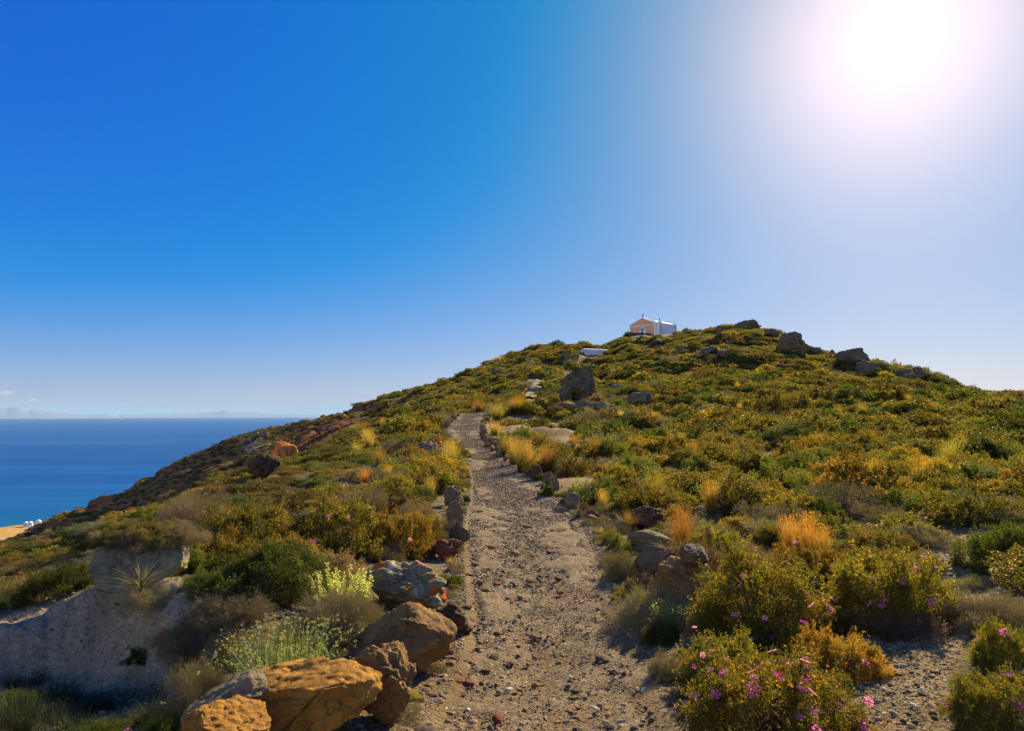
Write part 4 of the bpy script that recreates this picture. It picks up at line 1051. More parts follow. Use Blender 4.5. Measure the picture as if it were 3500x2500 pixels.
for sp, d0, d1, r0, r1 in ((.62, 5.0, 11, .22, .42), (.78, 11, 22, .3, .6), (.95, 22, 60, .4, .85), (1.2, 60, 130, .5, 1.0), (1.5, 130, 300, .6, 1.1)):
    x, y = hexgrid(sp, d0, d1, R(-46), R(46), rng)
    BX.append(x); BY.append(y); BR.append(rng.uniform(r0, r1, len(x))*np.where(rng.random(len(x)) < .12, 1.35, 1))
BX, BY, BR = map(np.concatenate, (BX, BY, BR))
kd = np.interp(np.arctan2(BX, BY), AZ, KD); dd = np.hypot(BX, BY)
m = dd < kd*1.05; BX, BY, BR, kd, dd = BX[m], BY[m], BR[m], kd[m], dd[m]
BZ = H(BX, BY); pd = path_dist(BX, BY)
ppx, ppy = project(np.stack([BX, BY, BZ], 1))
keep = pd > BR*.62+.05
for c in CLEAR: keep &= ~(inpoly(ppx, ppy, c) & (dd < 75) & (rng.random(len(BX)) < (.96 if c is CLEAR[0] else .90)))
NOGO = [[(-700,2200),(0,2108),(160,2058),(300,2008),(460,1955),(640,1965),(700,2010),(600,2130),(560,2500),(700,3200),(-900,3200)],
        [(1400,2600),(1400,2300),(1300,2000),(1560,1900),(1600,1700),(1660,1600),(2000,1760),(2140,1960),(2250,2200),(2400,2600)],
        [(700,2600),(700,2280),(1180,2080),(1300,1930),(1480,1930),(1480,2600)],
        [(1765,1392),(1800,1290),(1870,1290),(1858,1392)], [(1970,1240),(1975,1195),(2070,1195),(2070,1222)], [(1905,1310),(1918,1225),(1975,1225),(1985,1310)],
        [(2150,1158),(2160,1120),(2310,1120),(2310,1150),(2240,1160)]]
for c in NOGO: keep &= ~inpoly(ppx, ppy, c)
occ = np.array([o for o in OCC if math.hypot(o[0], o[1]) < 30])
for (ox, oy, orr) in occ: keep &= ~(np.hypot(BX-ox, BY-oy) < orr*.9+BR*.35)
red = inpoly(ppx, ppy, [(985,1560),(1010,1510),(1080,1470),(1180,1430),(1260,1430),(1180,1475),(1110,1530),(1040,1560)]) & (dd > 50)
keep &= ~(red & (rng.random(len(BX)) < .85))
leftflank = (dd > 60) & (ppx < 1300)
keep &= ~(leftflank & (rng.random(len(BX)) < .40))
dens = fbm(np.stack([BX*.13, BY*.13, BX*0], 1), 3, 91)
keep &= ~((dens < -.45) & (rng.random(len(BX)) < .25))
BX, BY, BZ, BR, dd, ppx, ppy = (q[keep] for q in (BX, BY, BZ, BR, dd, ppx, ppy))
leftflank = (dd > 60) & (ppx < 1300)
BR = BR*np.where(leftflank, .6, 1)
nB = len(BX)
z1 = fbm(np.stack([BX*.05, BY*.05, BX*0+3], 1), 3, 61); z2 = rng.random(nB); z3 = fbm(np.stack([BX*.16, BY*.16, BX*0+9], 1), 2, 62)
SPN = ['rock_rose', 'amber_rose', 'green_shrub', 'olive_shrub', 'cushion', 'dry', 'thyme']
q = np.clip(z2*.8+.1+.24*z3, 0, .999)
bounds = np.array([.36, .44, .60, .80, .92, .985, 1.])
spi = np.searchsorted(bounds, q)
high = np.clip((dd-30)/120, 0, 1)
sw = rng.random(nB); spi = np.where((spi == 4) & (sw < .5*high), 3, spi); spi = np.where((spi == 5) & (sw < .6), 1, spi)
spi = np.where(leftflank & (sw < .85), np.where(rng.random(nB) < .55, 3, np.where(rng.random(nB) < .6, 5, 2)), spi)
BR = BR*1.1; HH = BR*rng.uniform(.48, .82, nB); HH = np.where(np.isin(spi, [4, 5, 6]), HH*.8, HH)
edge = (ppx < 1330) & (dd > 8.5) & (dd < 60); HH = np.where(edge, HH*.5, HH)
vis = visible(BX, BY, BZ, HH, BR) & (ppx > -80) & (ppx < 3580)
ang_size = BR/dd*np.where(vis, 1, 0)

SIDE = [(300, 'far left'), (700, 'left above the gully'), (1100, 'on the seaward side'), (1600, 'just left of the path'), (2000, 'left of the standing boulder'),
        (2350, 'under the chapel'), (2700, 'under the summit'), (3000, 'under the leaning crag'), (3250, 'under low skyline rocks'), (9999, 'near the right edge')]
DEP = [(9, 'very near'), (14, 'near'), (20, 'low slope'), (30, 'lower mid-slope'), (45, 'mid-slope'), (9999, 'upper slope')]
ADJ = {'rock_rose': 'yellowish rock rose', 'amber_rose': 'amber-tipped rock rose', 'green_shrub': 'dark green shrub', 'olive_shrub': 'olive shrub', 'cushion': 'greyish cushion shrub', 'dry': 'dry brown shrub', 'thyme': 'pinkish thyme bush', 'grass': 'golden grass tuft'}
ORD = ['leftmost', 'second from left', 'third from left', 'fourth from left', 'fifth from left', 'sixth from left', 'seventh from left', 'eighth from left', 'ninth from left']
def zone(px, d):
    return next(t for m_, t in SIDE if px < m_)+', '+next(t for m_, t in DEP if d < m_)
def size_word(r_): return 'small' if r_ < .36 else ('middling' if r_ < .55 else 'broad')
BUDGET = {'rock_rose': 190, 'amber_rose': 90, 'green_shrub': 170, 'olive_shrub': 170, 'cushion': 170, 'dry': 90, 'thyme': 60}
single = np.zeros(nB, bool)
for k, s_ in enumerate(SPN):
    idx = np.nonzero((spi == k) & vis)[0]; idx = idx[np.argsort(-ang_size[idx])][:BUDGET[s_]]; single[idx] = True
groups = {}
for i in np.nonzero(single)[0]:
    s_ = SPN[spi[i]]; base = size_word(BR[i])+' '+ADJ[s_]+' '+zone(ppx[i], dd[i])
    groups.setdefault(base, []).append(i)
LABEL = {}
for b_, ids in groups.items():
    ids.sort(key=lambda i: ppx[i])
    for n_, i in enumerate(ids):
        LABEL[i] = b_ if len(ids) == 1 else (b_+', '+ORD[n_] if len(ids) <= 9 else b_+', one of a close row')
for i in np.nonzero(single)[0]:
    s_ = SPN[spi[i]]; d = dd[i]; lod = 'near' if d < 9 else ('mid' if d < 26 else 'far')
    fl_ = 0
    if s_ in ('rock_rose', 'amber_rose') and d < 26: fl_ = int(rng.integers(0, 7)) if rng.random() < .7 else 0
    put_bush(s_, Vector((BX[i], BY[i], BZ[i]-.04)), BR[i], HH[i], lod, LABEL[i], fl_, int(rng.integers(0, 2)), float(rng.random()*6.28), 'shrubs '+zone(ppx[i], dd[i]), int(i), .026 if d < 14 else .034)

def gn_scatter(name, P, rot, scl, idx, sources, label, mat=None):
    """one object: many copies of a few unlinked source meshes on points"""
    me = bpy.data.meshes.new(name+'_points'); me.vertices.add(len(P)); me.vertices.foreach_set('co', np.asarray(P, np.float32).ravel())
    for nm, typ, dat, key in (('rot', 'FLOAT_VECTOR', rot, 'vector'), ('scl', 'FLOAT_VECTOR', scl, 'vector'), ('idx', 'INT', idx, 'value')):
        a = me.attributes.new(nm, typ, 'POINT'); a.data.foreach_set(key, np.asarray(dat, np.int32 if typ == 'INT' else np.float32).ravel())
    col = bpy.data.collections.new(name+'_sources')
    for k, sm in enumerate(sources):
        so_ = bpy.data.objects.new('%s_source_%02d' % (name, k), sm); col.objects.link(so_)
    o = link(name, me); g = bpy.data.node_groups.new(name+'_scatter', 'GeometryNodeTree')
    g.interface.new_socket('Geometry', in_out='INPUT', socket_type='NodeSocketGeometry'); g.interface.new_socket('Geometry', in_out='OUTPUT', socket_type='NodeSocketGeometry')
    N_ = g.nodes; gi = N_.new('NodeGroupInput'); go = N_.new('NodeGroupOutput'); ip = N_.new('GeometryNodeInstanceOnPoints'); ci = N_.new('GeometryNodeCollectionInfo')
    ci.inputs['Collection'].default_value = col; ci.inputs['Separate Children'].default_value = True; ci.inputs['Reset Children'].default_value = True
    def attr(nm, typ):
        a = N_.new('GeometryNodeInputNamedAttribute'); a.data_type = typ; a.inputs['Name'].default_value = nm; return a.outputs['Attribute']
    lk = g.links.new; mp = N_.new('GeometryNodeMeshToPoints'); lk(gi.outputs[0], mp.inputs[0]); lk(mp.outputs[0], ip.inputs['Points'])
    lk(ci.outputs[0], ip.inputs['Instance']); ip.inputs['Pick Instance'].default_value = True
    lk(attr('idx', 'INT'), ip.inputs['Instance Index']); lk(attr('rot', 'FLOAT_VECTOR'), ip.inputs['Rotation']); lk(attr('scl', 'FLOAT_VECTOR'), ip.inputs['Scale'])
    lk(ip.outputs[0], go.inputs[0]); md = o.modifiers.new('scatter', 'NODES'); md.node_group = g
    return tag(o, label, kind='stuff')

for k, s_ in enumerate(SPN):
    m = (spi == k) & ~single
    P = np.stack([BX[m], BY[m], BZ[m]-.05], 1); n = m.sum()
    if n == 0: continue
    lodi = np.where(dd[m] < 26, 0, np.where(dd[m] < 75, 2, 4))+rng.integers(0, 2, n)
    src = [spec_mesh(s_, l_, v_)[0] for l_ in ('mid', 'far', 'tiny') for v_ in (0, 1)]
    scl = np.stack([BR[m], BR[m], HH[m]/SPEC[s_]['Hh']], 1)
    gn_scatter({'rock_rose': 'rock_rose_cover', 'amber_rose': 'amber_rock_rose_cover', 'green_shrub': 'green_shrub_cover', 'olive_shrub': 'olive_shrub_cover', 'cushion': 'cushion_shrub_cover', 'dry': 'dry_shrub_cover', 'thyme': 'thyme_cover'}[s_],
               P, np.stack([np.zeros(n), np.zeros(n), rng.random(n)*6.28], 1), scl, lodi, src, 'dense cover of %s over the hillside' % (ADJ[s_]+'s'))
print('bushes', nB, 'single', single.sum(), 'visible', vis.sum())

# scattered grass tufts on the slope
x, y = hexgrid(2.3, 9, 120, R(-42), R(44), rng); kd_ = np.interp(np.arctan2(x, y), AZ, KD)
z = H(x, y); gx, gy = project(np.stack([x, y, z], 1)); d_ = np.hypot(x, y)
g_ = fbm(np.stack([x*.09, y*.09, x*0], 1), 3, 95)
m = (d_ < kd_*.98) & (path_dist(x, y) > .15) & (rng.random(len(x)) < .3+.6*np.clip(g_, -.4, .8)) & ~(inpoly(gx, gy, NOGO[0]) | inpoly(gx, gy, NOGO[2]) | inpoly(gx, gy, NOGO[1])) & (gx > -60) & (gx < 3560)
x, y, z, d_, gx, gy = (q_[m] for q_ in (x, y, z, d_, gx, gy))
gh = rng.uniform(.35, .8, len(x)); kk = rng.integers(0, 4, len(x)); vz = visible(x, y, z, gh, x*0+.2)
src = [tuft('orange', 0), tuft('yellow', 0), tuft('yellow', 1), tuft('fan', 0)]
order = np.argsort(-np.where(vz, gh/d_, 0)); ind = order[:110]; rest = order[110:]
groups = {}
for i in ind: groups.setdefault(('tall ' if gh[i] > .58 else 'short ')+['orange', 'yellow', 'golden', 'fanning golden'][kk[i]]+' grass tuft '+zone(gx[i], d_[i]), []).append(i)
for b_, ids in groups.items():
    ids.sort(key=lambda i: gx[i])
    for n_, i in enumerate(ids):
        o = link('grass_tuft', src[kk[i]], loc=(x[i], y[i], z[i]-.03), rot=(0, 0, float(rng.random()*6.28)), scale=(gh[i]*.8, gh[i]*.8, gh[i]))
        tag(o, b_ if len(ids) == 1 else (b_+', '+ORD[min(n_, 8)]), 'grass tuft', 'grass tufts '+zone(gx[i], d_[i]))
gn_scatter('dry_grass', np.stack([x[rest], y[rest], z[rest]-.03], 1), np.stack([rest*0., rest*0., rng.random(len(rest))*6.28], 1), np.stack([gh[rest]*.8]*2+[gh[rest]], 1), kk[rest], src, 'dry golden grass growing thinly between the shrubs')

# small weeds breaking the edges of the path
nw = 700; ti = (rng.random(nw)**.9*(NQ-2)).astype(int); sd_ = np.where(rng.random(nw) < .5, -1., 1.); of_ = sd_*(1.06+rng.exponential(.14, nw))
wx = C2[ti, 0]+nrm[ti, 0]*of_*W2[ti]; wy = C2[ti, 1]+nrm[ti, 1]*of_*W2[ti]; wz = HP(wx, wy); wr = rng.uniform(.035, .13, nw)*np.clip(np.hypot(wx, wy)/9, .7, 1.2)
ok_ = wy > 3.0; wx, wy, wz, wr = wx[ok_], wy[ok_], wz[ok_], wr[ok_]; nw = len(wx)
gn_scatter('path_edge_weeds', np.stack([wx, wy, wz-.01], 1), np.stack([wx*0, wx*0, rng.random(nw)*6.28], 1), np.stack([wr, wr, wr*rng.uniform(.7, 1.5, nw)], 1), rng.integers(0, 5, nw),
           [spec_mesh('green_shrub', 'far', 0)[0], spec_mesh('dry', 'far', 0)[0], spec_mesh('cushion', 'far', 1)[0], spec_mesh('olive_shrub', 'far', 0)[0], tuft('fan', 0)], 'small weeds and dry tufts fraying the edges of the path')

# ================================================================== GRAVEL AND LOOSE STONES
def pebble(seed, mat, flat=.6):
    p, Fc = rock_shape(seed, 2, 6, .5, .2); return mesh_np('pebble', p*np.array([1, .8, flat]), Fc, [mat])
PM = [plain('gravel_'+n_, c_, .9, .25, 1.5) for n_, c_ in (('buff', (.36, .26, .14)), ('dark', (.075, .052, .03)), ('grey', (.23, .18, .115)), ('red', (.28, .11, .06)), ('pale', (.52, .42, .27)), ('brown', (.19, .125, .065)))]
psrc = [pebble(200+i, PM[i]) for i in range(6)]
NP = 160000
u_ = rng.random(NP); dq = 1.2*np.exp(rng.random(NP)**.8*math.log(30)); th_ = rng.uniform(R(-34), R(40), NP)
# on and beside the path: pick along the centreline
tt = rng.integers(0, NQ-1, NP); tt = (rng.random(NP)**.9*(NQ-2)).astype(int)
off = rng.uniform(-1.15, 1.15, NP); edge_b = rng.random(NP) < .35; off = np.where(edge_b, np.sign(off)*rng.uniform(.75, 1.25, NP), off)
gx1 = C2[tt, 0]+nrm[tt, 0]*off*W2[tt]+rng.normal(size=NP)*.06; gy1 = C2[tt, 1]+nrm[tt, 1]*off*W2[tt]+rng.normal(size=NP)*.06
cl_n = 110000; ca = rng.uniform(R(8), R(40), cl_n); cd = np.exp(rng.uniform(math.log(3.4), math.log(30), cl_n)); gx2 = np.sin(ca)*cd; gy2 = np.cos(ca)*cd
z2_ = H(gx2, gy2); qx, qy = project(np.stack([gx2, gy2, z2_], 1)); inc = np.zeros(cl_n, bool)
for c in CLEAR: inc |= inpoly(qx, qy, c)
extra = rng.random(cl_n) < .12; inc |= extra
gx2, gy2 = gx2[inc], gy2[inc]
la = rng.uniform(R(-38), R(0), 26000); ld = np.exp(rng.uniform(math.log(3.), math.log(20), 26000))
GXp = np.concatenate([gx1, gx2, np.sin(la)*ld]); GYp = np.concatenate([gy1, gy2, np.cos(la)*ld]); GZp = HP(GXp, GYp)
m = GYp > 2.0; GXp, GYp, GZp = GXp[m], GYp[m], GZp[m]; n = len(GXp)
dp_ = np.hypot(GXp, GYp); rs_ = .0038*np.exp(rng.exponential(.38, n))*np.clip(dp_/6, .8, 2.0); rs_ = np.clip(rs_, .0028, .022)
pi_ = rng.choice(6, n, p=[.32, .20, .10, .09, .07, .22])
gn_scatter('gravel', np.stack([GXp, GYp, GZp+rs_*.15], 1), rng.uniform(0, 6.28, (n, 3))*np.array([.08, .08, 1]), np.stack([rs_*rng.uniform(.8, 1.4, n), rs_, rs_*rng.uniform(.6, 1, n)], 1), pi_, psrc, 'loose volcanic gravel on the path and the stony clearing')
print('gravel', n)
SM = [M_BROWN, M_RED, M_GREY, M_SLAB, M_DARK]
SN = ['brown', 'reddish', 'grey', 'pale buff', 'dark']
STONES = [(1700,2180,34,1),(1780,2055,30,3),(1815,2000,40,3),(1700,2010,34,1),(1640,2000,44,0),(1660,2030,40,0),(1910,1990,34,1),(1915,2040,28,1),(1850,2000,22,2),(1830,2195,40,3),(1640,2225,36,2),(1690,2265,44,4),
          (1660,2310,40,1),(1740,2290,44,4),(1560,2300,50,1),(1570,2330,46,1),(1600,2345,54,1),(1830,2360,36,0),(1850,2345,24,0),(1965,2385,34,4),(1710,2480,60,1),(2060,2270,60,2),(2230,2440,36,2),(1540,2270,44,0),
          (1530,2235,40,1),(1760,1900,36,3),(1680,1880,30,0),(1880,1900,30,4),(1740,1790,30,3),(1800,1810,34,3),(1690,1775,22,0),(1850,1850,24,0),(1630,1940,40,0),(1600,1965,34,4),(1595,2080,36,4),(1615,2120,30,2),(1625,2165,30,0),
          (1640,1760,34,3),(1800,1700,26,3),(1780,1712,22,3),(1700,1660,22,3),(2090,2310,30,3),(1500,2400,44,3),(1480,2380,36,1),(1470,2345,40,0),(1510,2420,26,1),(2920,2148,26,3),(2910,2180,20,3),(3060,2190,20,3),
          (3190,2300,30,4),(3290,2310,24,3),(3100,2370,26,4),(3200,2390,26,4),(2990,2250,24,0),(3040,2230,22,4),(3400,2150,26,3),(3350,2170,22,2),(3420,2110,24,2)]
for i, (px, py, w_, c_) in enumerate(STONES):
    P = hit(px, py) if px > 2600 else None
    if P is None:
        P = hit(px, py); P.z = float(HP(P.x, P.y)[0])
    s_ = scale_at(P); w = w_*s_
    on = 'on the stony clearing at right' if px > 2600 else 'on the gravel path'
    rock('stone', P-Vector((0, 0, .004)), (w, w*.75, w*.42), SM[c_], '%s %s stone embedded %s, %s' % ('large' if w_ > 38 else ('medium' if w_ > 28 else 'small'), SN[c_], on,
         'right side' if px > (1850 if px < 2600 else 3150) else ('left side' if px < (1650 if px < 2600 else 3000) else 'middle')), 'stone', seed=300+i, sub=3, facets=8, rough=.9, yaw=i*1.3, sink=.25, group='loose stones '+on)
# ------------------------------------------------------------------ sea, islands, coast
SEA_Z = -200.0
def sea_mat():
    t = NT('sea_water'); v = t.coord('Object')
    st = t.noise(t.mapping(v, (.0003, .0011, 1)), 1., 8, .62, 1.6)
    st2 = t.noise(t.mapping(v, (.0006, .006, 1)), 1., 5, .6, .5)
    w = t.noise(t.mapping(v, (.05, .08, 1)), 1, 8, .7)
    f = t.math('ADD', t.math('MULTIPLY', st, .6), t.math('MULTIPLY', st2, .4))
    c = t.ramp(f, [(.36, (.0, .050, .19)), (.5, (.0, .060, .22)), (.58, (.002, .078, .25)), (.68, (.015, .11, .30))])
    ln = t.n('ShaderNodeVectorMath', operation='LENGTH'); t.l(v, ln.inputs[0])
    c = t.mix(t.mr(ln.outputs['Value'], 1250, 2200, .5, 0), c, (.002, .15, .24))
    st3 = t.noise(t.mapping(v, (.004, .03, 1)), 1., 5, .7, .5)
    c = t.mix(t.mr(st3, .42, .62, 0, .45), c, t.mix(1, c, (1.5, 1.4, 1.3), 'MULTIPLY'))
    p = t.principled(c, .45, t.bump(w, .35, 1.2), .06)
    return t.m
sea_me = bpy.data.meshes.new('sea')
n = 96; rs = [0, 600, 1500, 3000, 6000, 12000, 25000, 50000, 90000]
vs = [(0, 0, SEA_Z)]; fs = []
for r in rs[1:]:
    vs += [(r*math.sin(2*math.pi*i/n), r*math.cos(2*math.pi*i/n), SEA_Z) for i in range(n)]
for i in range(n): fs.append((0, 1+(i+1) % n, 1+i))
for k in range(len(rs)-2):
    for i in range(n):
        a = 1+k*n; b = a+n; fs.append((a+i, a+(i+1) % n, b+(i+1) % n, b+i))
sea_me.from_pydata(vs, [], fs); sea_me.materials.append(sea_mat())
tag(link('sea', sea_me), kind='structure', label='deep blue sea with faint paler current streaks')

def island(name, px0, px1, prof, d, label):
    """a far island: ridge heights (in frame pixels above the waterline) as a solid mound"""
    n = 90; m = 12; V = []; Fc = []
    for i in range(n):
        px = px0+(px1-px0)*i/(n-1); a, _ = ray(px, 1422)
        h = (float(np.interp(px, [p[0] for p in prof], [p[1] for p in prof]))*.75+6)*d/F
        h *= 1+.10*float(vnoise(np.array([[px*.05, d*.01, 0]]), 3)[0])
        for j in range(m):
            q = -1+2*j/(m-1); dd = d+q*3500
            V.append((math.sin(a)*dd, math.cos(a)*dd, SEA_Z-5+(h+5)*max(0, 1-abs(q)**1.6)*(1 if abs(q) < .1 else .93)))
    for i in range(n-1):
        for j in range(m-1): a = i*m+j; Fc.append((a, a+1, a+m+1, a+m))
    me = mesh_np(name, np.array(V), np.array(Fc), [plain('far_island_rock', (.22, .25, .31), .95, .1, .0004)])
    return tag(link(name, me), label=label, kind='structure')
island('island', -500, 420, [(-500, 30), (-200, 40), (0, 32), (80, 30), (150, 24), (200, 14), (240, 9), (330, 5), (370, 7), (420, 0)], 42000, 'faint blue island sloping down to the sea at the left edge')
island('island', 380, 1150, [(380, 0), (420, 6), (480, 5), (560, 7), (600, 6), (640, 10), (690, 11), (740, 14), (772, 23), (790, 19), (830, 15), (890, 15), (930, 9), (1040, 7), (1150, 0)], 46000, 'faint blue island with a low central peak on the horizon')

# coastal plain at the foot of the slope
def coast_pts(px, py, z=SEA_Z):
    a, e = ray(px, py); d = (z-EYE)/math.tan(e); return a, d
coast_line = [(-900,1870),(-500,1850),(-200,1822),(0,1799),(30,1795),(60,1791),(90,1790),(130,1788),(160,1778),(230,1772),(330,1770),(420,1765)]
V = []; Fc = []; nm = 30
cl = np.array(coast_line, float)
pxs = np.linspace(-900, 420, 120)
for px in pxs:
    py = float(np.interp(px, cl[:, 0], cl[:, 1]))+1.2*float(vnoise(np.array([[px*.06, 0, 0]]), 8)[0])
    a, d = coast_pts(px, py)
    for j in range(nm):
        q = j/(nm-1); dd = d-(d-700)*q
        V.append((math.sin(a)*dd, math.cos(a)*dd, SEA_Z-1.5+5.5*min(1, q*12)+10*q+ .8*float(vnoise(np.array([[px*.08, q*9, 0]]), 4)[0])*min(1, q*12)))
for i in range(len(pxs)-1):
    for j in range(nm-1): b = i*nm+j; Fc.append((b, b+nm, b+nm+1, b+1))
def field_mat():
    t = NT('dry_fields'); v = t.coord('Object')
    vo = t.voro(t.mapping(v, (.010, .012, 0)), 1.0, 'Color'); s = t.n('ShaderNodeSeparateColor'); t.l(vo, s.inputs[0])
    c = t.ramp(s.outputs[0], [(0, (.40, .22, .04)), (.35, (.46, .26, .045)), (.6, (.36, .23, .10)), (.85, (.28, .19, .05)), (1, (.40, .27, .13))])
    ed = t.n('ShaderNodeTexVoronoi'); ed.feature = 'DISTANCE_TO_EDGE'; t.l(t.mapping(v, (.010, .012, 0)), ed.inputs['Vector']); ed.inputs['Scale'].default_value = 1
    c = t.mix(t.mr(ed.outputs['Distance'], .02, .03, .7, 0), c, (.5, .42, .3))
    c = t.mix(t.mr(t.noise(v, .05, 8, .7), .5, .65, 0, .5), c, (.16, .13, .04))
    t.principled(c, .95, t.bump(t.noise(v, .3, 5, .6), .5, .6), .1); return t.m
tag(link('coastal_plain', mesh_np('coastal_plain', np.array(V), np.array(Fc), [field_mat()])), kind='structure', label='dry golden fields on the low coast at the foot of the slope')

# ------------------------------------------------------------------ white houses on the coast
M_WHITE = plain('whitewash', (.80, .78, .76), .8, .05, 1.2, .003)
M_DOOR = plain('dark_opening', (.05, .06, .08), .5, .1)
def vault_pts(w, h, r, n=10):
    return [(-w/2, 0), (w/2, 0)]+[(w/2*math.cos(math.pi*i/n), h+r*math.sin(math.pi*i/n)) for i in range(n+1)]
def coast_house(px, py, w, dep, h, label, vaults, rot):
    a, e = ray(px, py); d = (SEA_Z+6-EYE)/math.tan(e)
    p = Vector((math.sin(a)*d, math.cos(a)*d, SEA_Z+4.5))
    r = bpy.data.objects.new('white_house', None); COL.objects.link(r); r.location = p; r.rotation_euler = (0, 0, rot)
    tag(r, label, 'house')
    b = MB(); b.box(-w/2, w/2, -dep/2, dep/2, -3, h); b.box(-w*.32, w*.32, -dep*.78, -dep/2+.01, -3, h*.5)
    b.build('wall', M_WHITE, r)
    k = w/vaults
    for i in range(vaults):
        v = MB(); v.prism([(x+(-w/2+k*(i+.5)), z) for x, z in vault_pts(k*.9, h+.01, k*.42)], -dep*.42, dep*.42)
        v.build('roof', M_WHITE, r)
        q = MB(); x = -w/2+k*(i+.5); q.box(x-.8, x+.8, -dep/2-.06, -dep/2+.3, h*.45, h*.85); q.build('window', M_DOOR, r)
    return r
coast_house(96, 1796, 13, 10, 5, 'white vaulted house with two rounded roofs on the coast', 2, .5)
coast_house(131, 1786, 9, 6, 2.2, 'small low white house behind the vaulted one, half hidden by the slope', 1, .4)

# ------------------------------------------------------------------ haze
hb = MB(); hb.box(-95000, 95000, -95000, 95000, SEA_Z-1.5, 700)
hm = bpy.data.materials.new('haze_air'); hm.use_nodes = True; nt = hm.node_tree; nt.nodes.clear()
o_ = nt.nodes.new('ShaderNodeOutputMaterial'); pv = nt.nodes.new('ShaderNodeVolumePrincipled')
pv.inputs['Color'].default_value = (.42, .68, 1, 1); pv.inputs['Density'].default_value = HAZE; pv.inputs['Anisotropy'].default_value = 0.
nt.links.new(pv.outputs[0], o_.inputs['Volume'])
if HAZE > 0:
    hz = hb.build('haze', hm); tag(hz, 'thin pale blue haze over the sea', kind='stuff')

# ------------------------------------------------------------------ light
w = bpy.data.worlds.new('World'); sc.world = w; w.use_nodes = True
nt = w.node_tree; nt.nodes.clear()
def wn(typ, **k):
    nd = nt.nodes.new(typ)
    for a, b in k.items(): setattr(nd, a, b)
    return nd
def wmath(op, a, b=None):
    m = wn('ShaderNodeMath', operation=op)
    for i, v_ in ((0, a), (1, b)):
        if v_ is None: continue
        if isinstance(v_, bpy.types.NodeSocket): nt.links.new(v_, m.inputs[i])
        else: m.inputs[i].default_value = v_
    return m.outputs[0]
sky = wn('ShaderNodeTexSky', sky_type='NISHITA', sun_disc=False)
sky.sun_elevation = SUN_EL; sky.sun_rotation = SUN_AZ
sky.altitude = 200; sky.air_density = 1.0; sky.dust_density = SKY_DUST; sky.ozone_density = SKY_OZ
# the air of the photograph: deep blue overhead, a bright forward-scattering aureole round the sun, pale layer low on the horizon, plus an added fill glow opposite the sun
def vec(v_):
    c_ = wn('ShaderNodeCombineXYZ')
    for i in range(3): c_.inputs[i].default_value = v_[i]
    return c_.outputs[0]
def vscale(v_, sock):
    m_ = wn('ShaderNodeVectorMath', operation='SCALE'); m_.inputs[0].default_value = v_; nt.links.new(sock, m_.inputs['Scale']); return m_.outputs[0]
def vadd(a, b):
    m_ = wn('ShaderNodeVectorMath', operation='ADD'); nt.links.new(a, m_.inputs[0]); nt.links.new(b, m_.inputs[1]); return m_.outputs[0]
tc = wn('ShaderNodeTexCoord'); dp = wn('ShaderNodeVectorMath', operation='DOT_PRODUCT')
nt.links.new(tc.outputs['Generated'], dp.inputs[0]); dp.inputs[1].default_value = tuple(SUN_DIR)
ang = wmath('ARCCOSINE', wmath('MINIMUM', dp.outputs['Value'], .99999))
mul = wn('ShaderNodeVectorMath', operation='MULTIPLY'); nt.links.new(sky.outputs[0], mul.inputs[0]); mul.inputs[1].default_value = SKY_GAIN
tot = vadd(mul.outputs[0], vec([10*x for x in SKY_OFFSET]))
for width, c in AUREOLE:
    e_ = wmath('EXPONENT', wmath('MULTIPLY', wmath('POWER', wmath('DIVIDE', ang, R(width)), 1.5), -1.))
    tot = vadd(tot, vscale([10*x for x in c], e_))
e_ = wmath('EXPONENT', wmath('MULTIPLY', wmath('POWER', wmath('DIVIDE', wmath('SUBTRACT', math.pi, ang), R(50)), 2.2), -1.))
tot = vadd(tot, vscale([10*x for x in ANTISUN_FILL], e_))
sxyz = wn('ShaderNodeSeparateXYZ'); nt.links.new(tc.outputs['Generated'], sxyz.inputs[0])
e_ = wmath('EXPONENT', wmath('DIVIDE', wmath('MAXIMUM', wmath('ARCSINE', sxyz.outputs[2]), 0.), -.15))
tot = vadd(tot, vscale([10*x for x in HORIZON], e_))
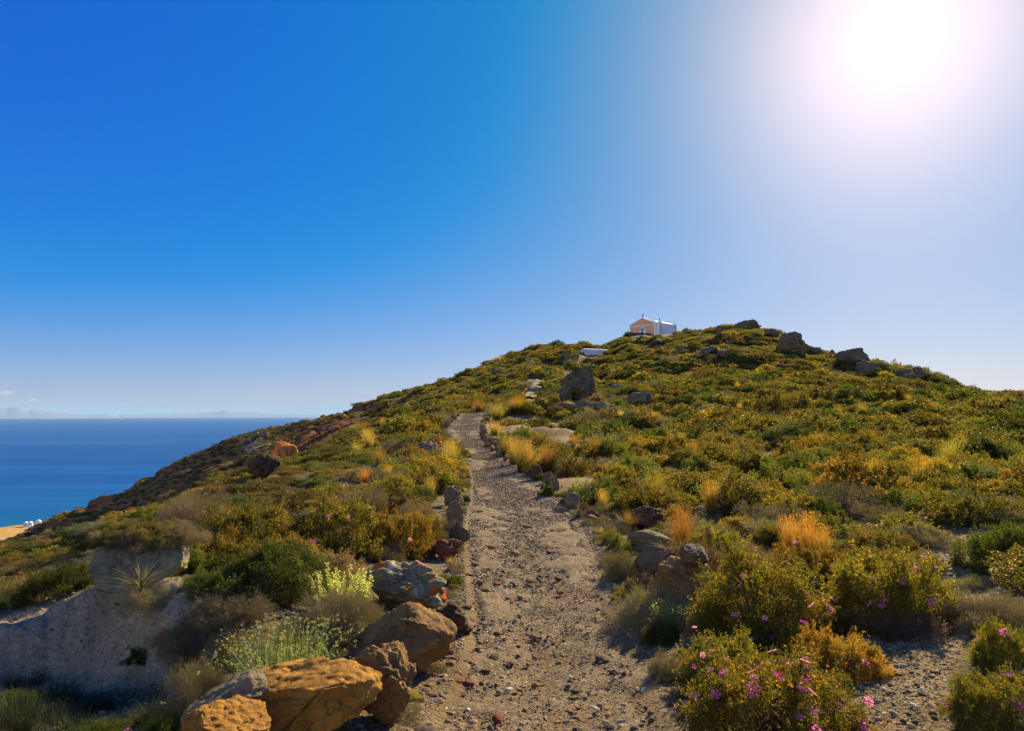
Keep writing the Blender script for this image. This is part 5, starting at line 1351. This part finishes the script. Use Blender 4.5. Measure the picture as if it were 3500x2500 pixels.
mx_ = wn('ShaderNodeVectorMath', operation='MAXIMUM'); nt.links.new(tot, mx_.inputs[0]); mx_.inputs[1].default_value = (.004, .02, .02)
sr_ = wn('ShaderNodeSeparateXYZ'); nt.links.new(tot, sr_.inputs[0]); sm_ = wn('ShaderNodeSeparateXYZ'); nt.links.new(mx_.outputs[0], sm_.inputs[0])
red_ = wmath('MULTIPLY', wmath('ADD', sr_.outputs[0], wmath('SQRT', wmath('ADD', wmath('MULTIPLY', sr_.outputs[0], sr_.outputs[0]), .03))), .5)
cx_ = wn('ShaderNodeCombineXYZ'); nt.links.new(red_, cx_.inputs[0]); nt.links.new(sm_.outputs[1], cx_.inputs[1]); nt.links.new(sm_.outputs[2], cx_.inputs[2])
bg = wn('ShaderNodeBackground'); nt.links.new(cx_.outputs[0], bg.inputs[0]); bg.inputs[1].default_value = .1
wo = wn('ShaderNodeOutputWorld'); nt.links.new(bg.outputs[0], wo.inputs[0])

sl = bpy.data.lights.new('sun', 'SUN'); sl.energy = SUN_E; sl.angle = R(.55); sl.color = (1, .84, .54)
so = bpy.data.objects.new('sun', sl); COL.objects.link(so)
so.rotation_euler = Vector(SUN_DIR).to_track_quat('Z', 'Y').to_euler(); so.location = (20, 30, 60)

cam = bpy.data.cameras.new('camera'); cam.sensor_width = 36; cam.lens = 36*F/3500; cam.clip_start = .05; cam.clip_end = 250000
co = bpy.data.objects.new('camera', cam); COL.objects.link(co); co.location = (0, 0, EYE)
co.rotation_euler = (math.pi/2+PITCH, 0, 0); sc.camera = co
sc.view_settings.view_transform = 'Standard'; sc.view_settings.look = 'None'; sc.view_settings.exposure = EXPO; sc.view_settings.gamma = 1
sc.render.engine = 'CYCLES'
cy = sc.cycles
cy.max_bounces = 6; cy.diffuse_bounces = 3; cy.glossy_bounces = 2; cy.transmission_bounces = 4; cy.volume_bounces = 0; cy.transparent_max_bounces = 8
cy.use_denoising = True; cy.sample_clamp_indirect = 8; cy.caustics_reflective = False; cy.caustics_refractive = False
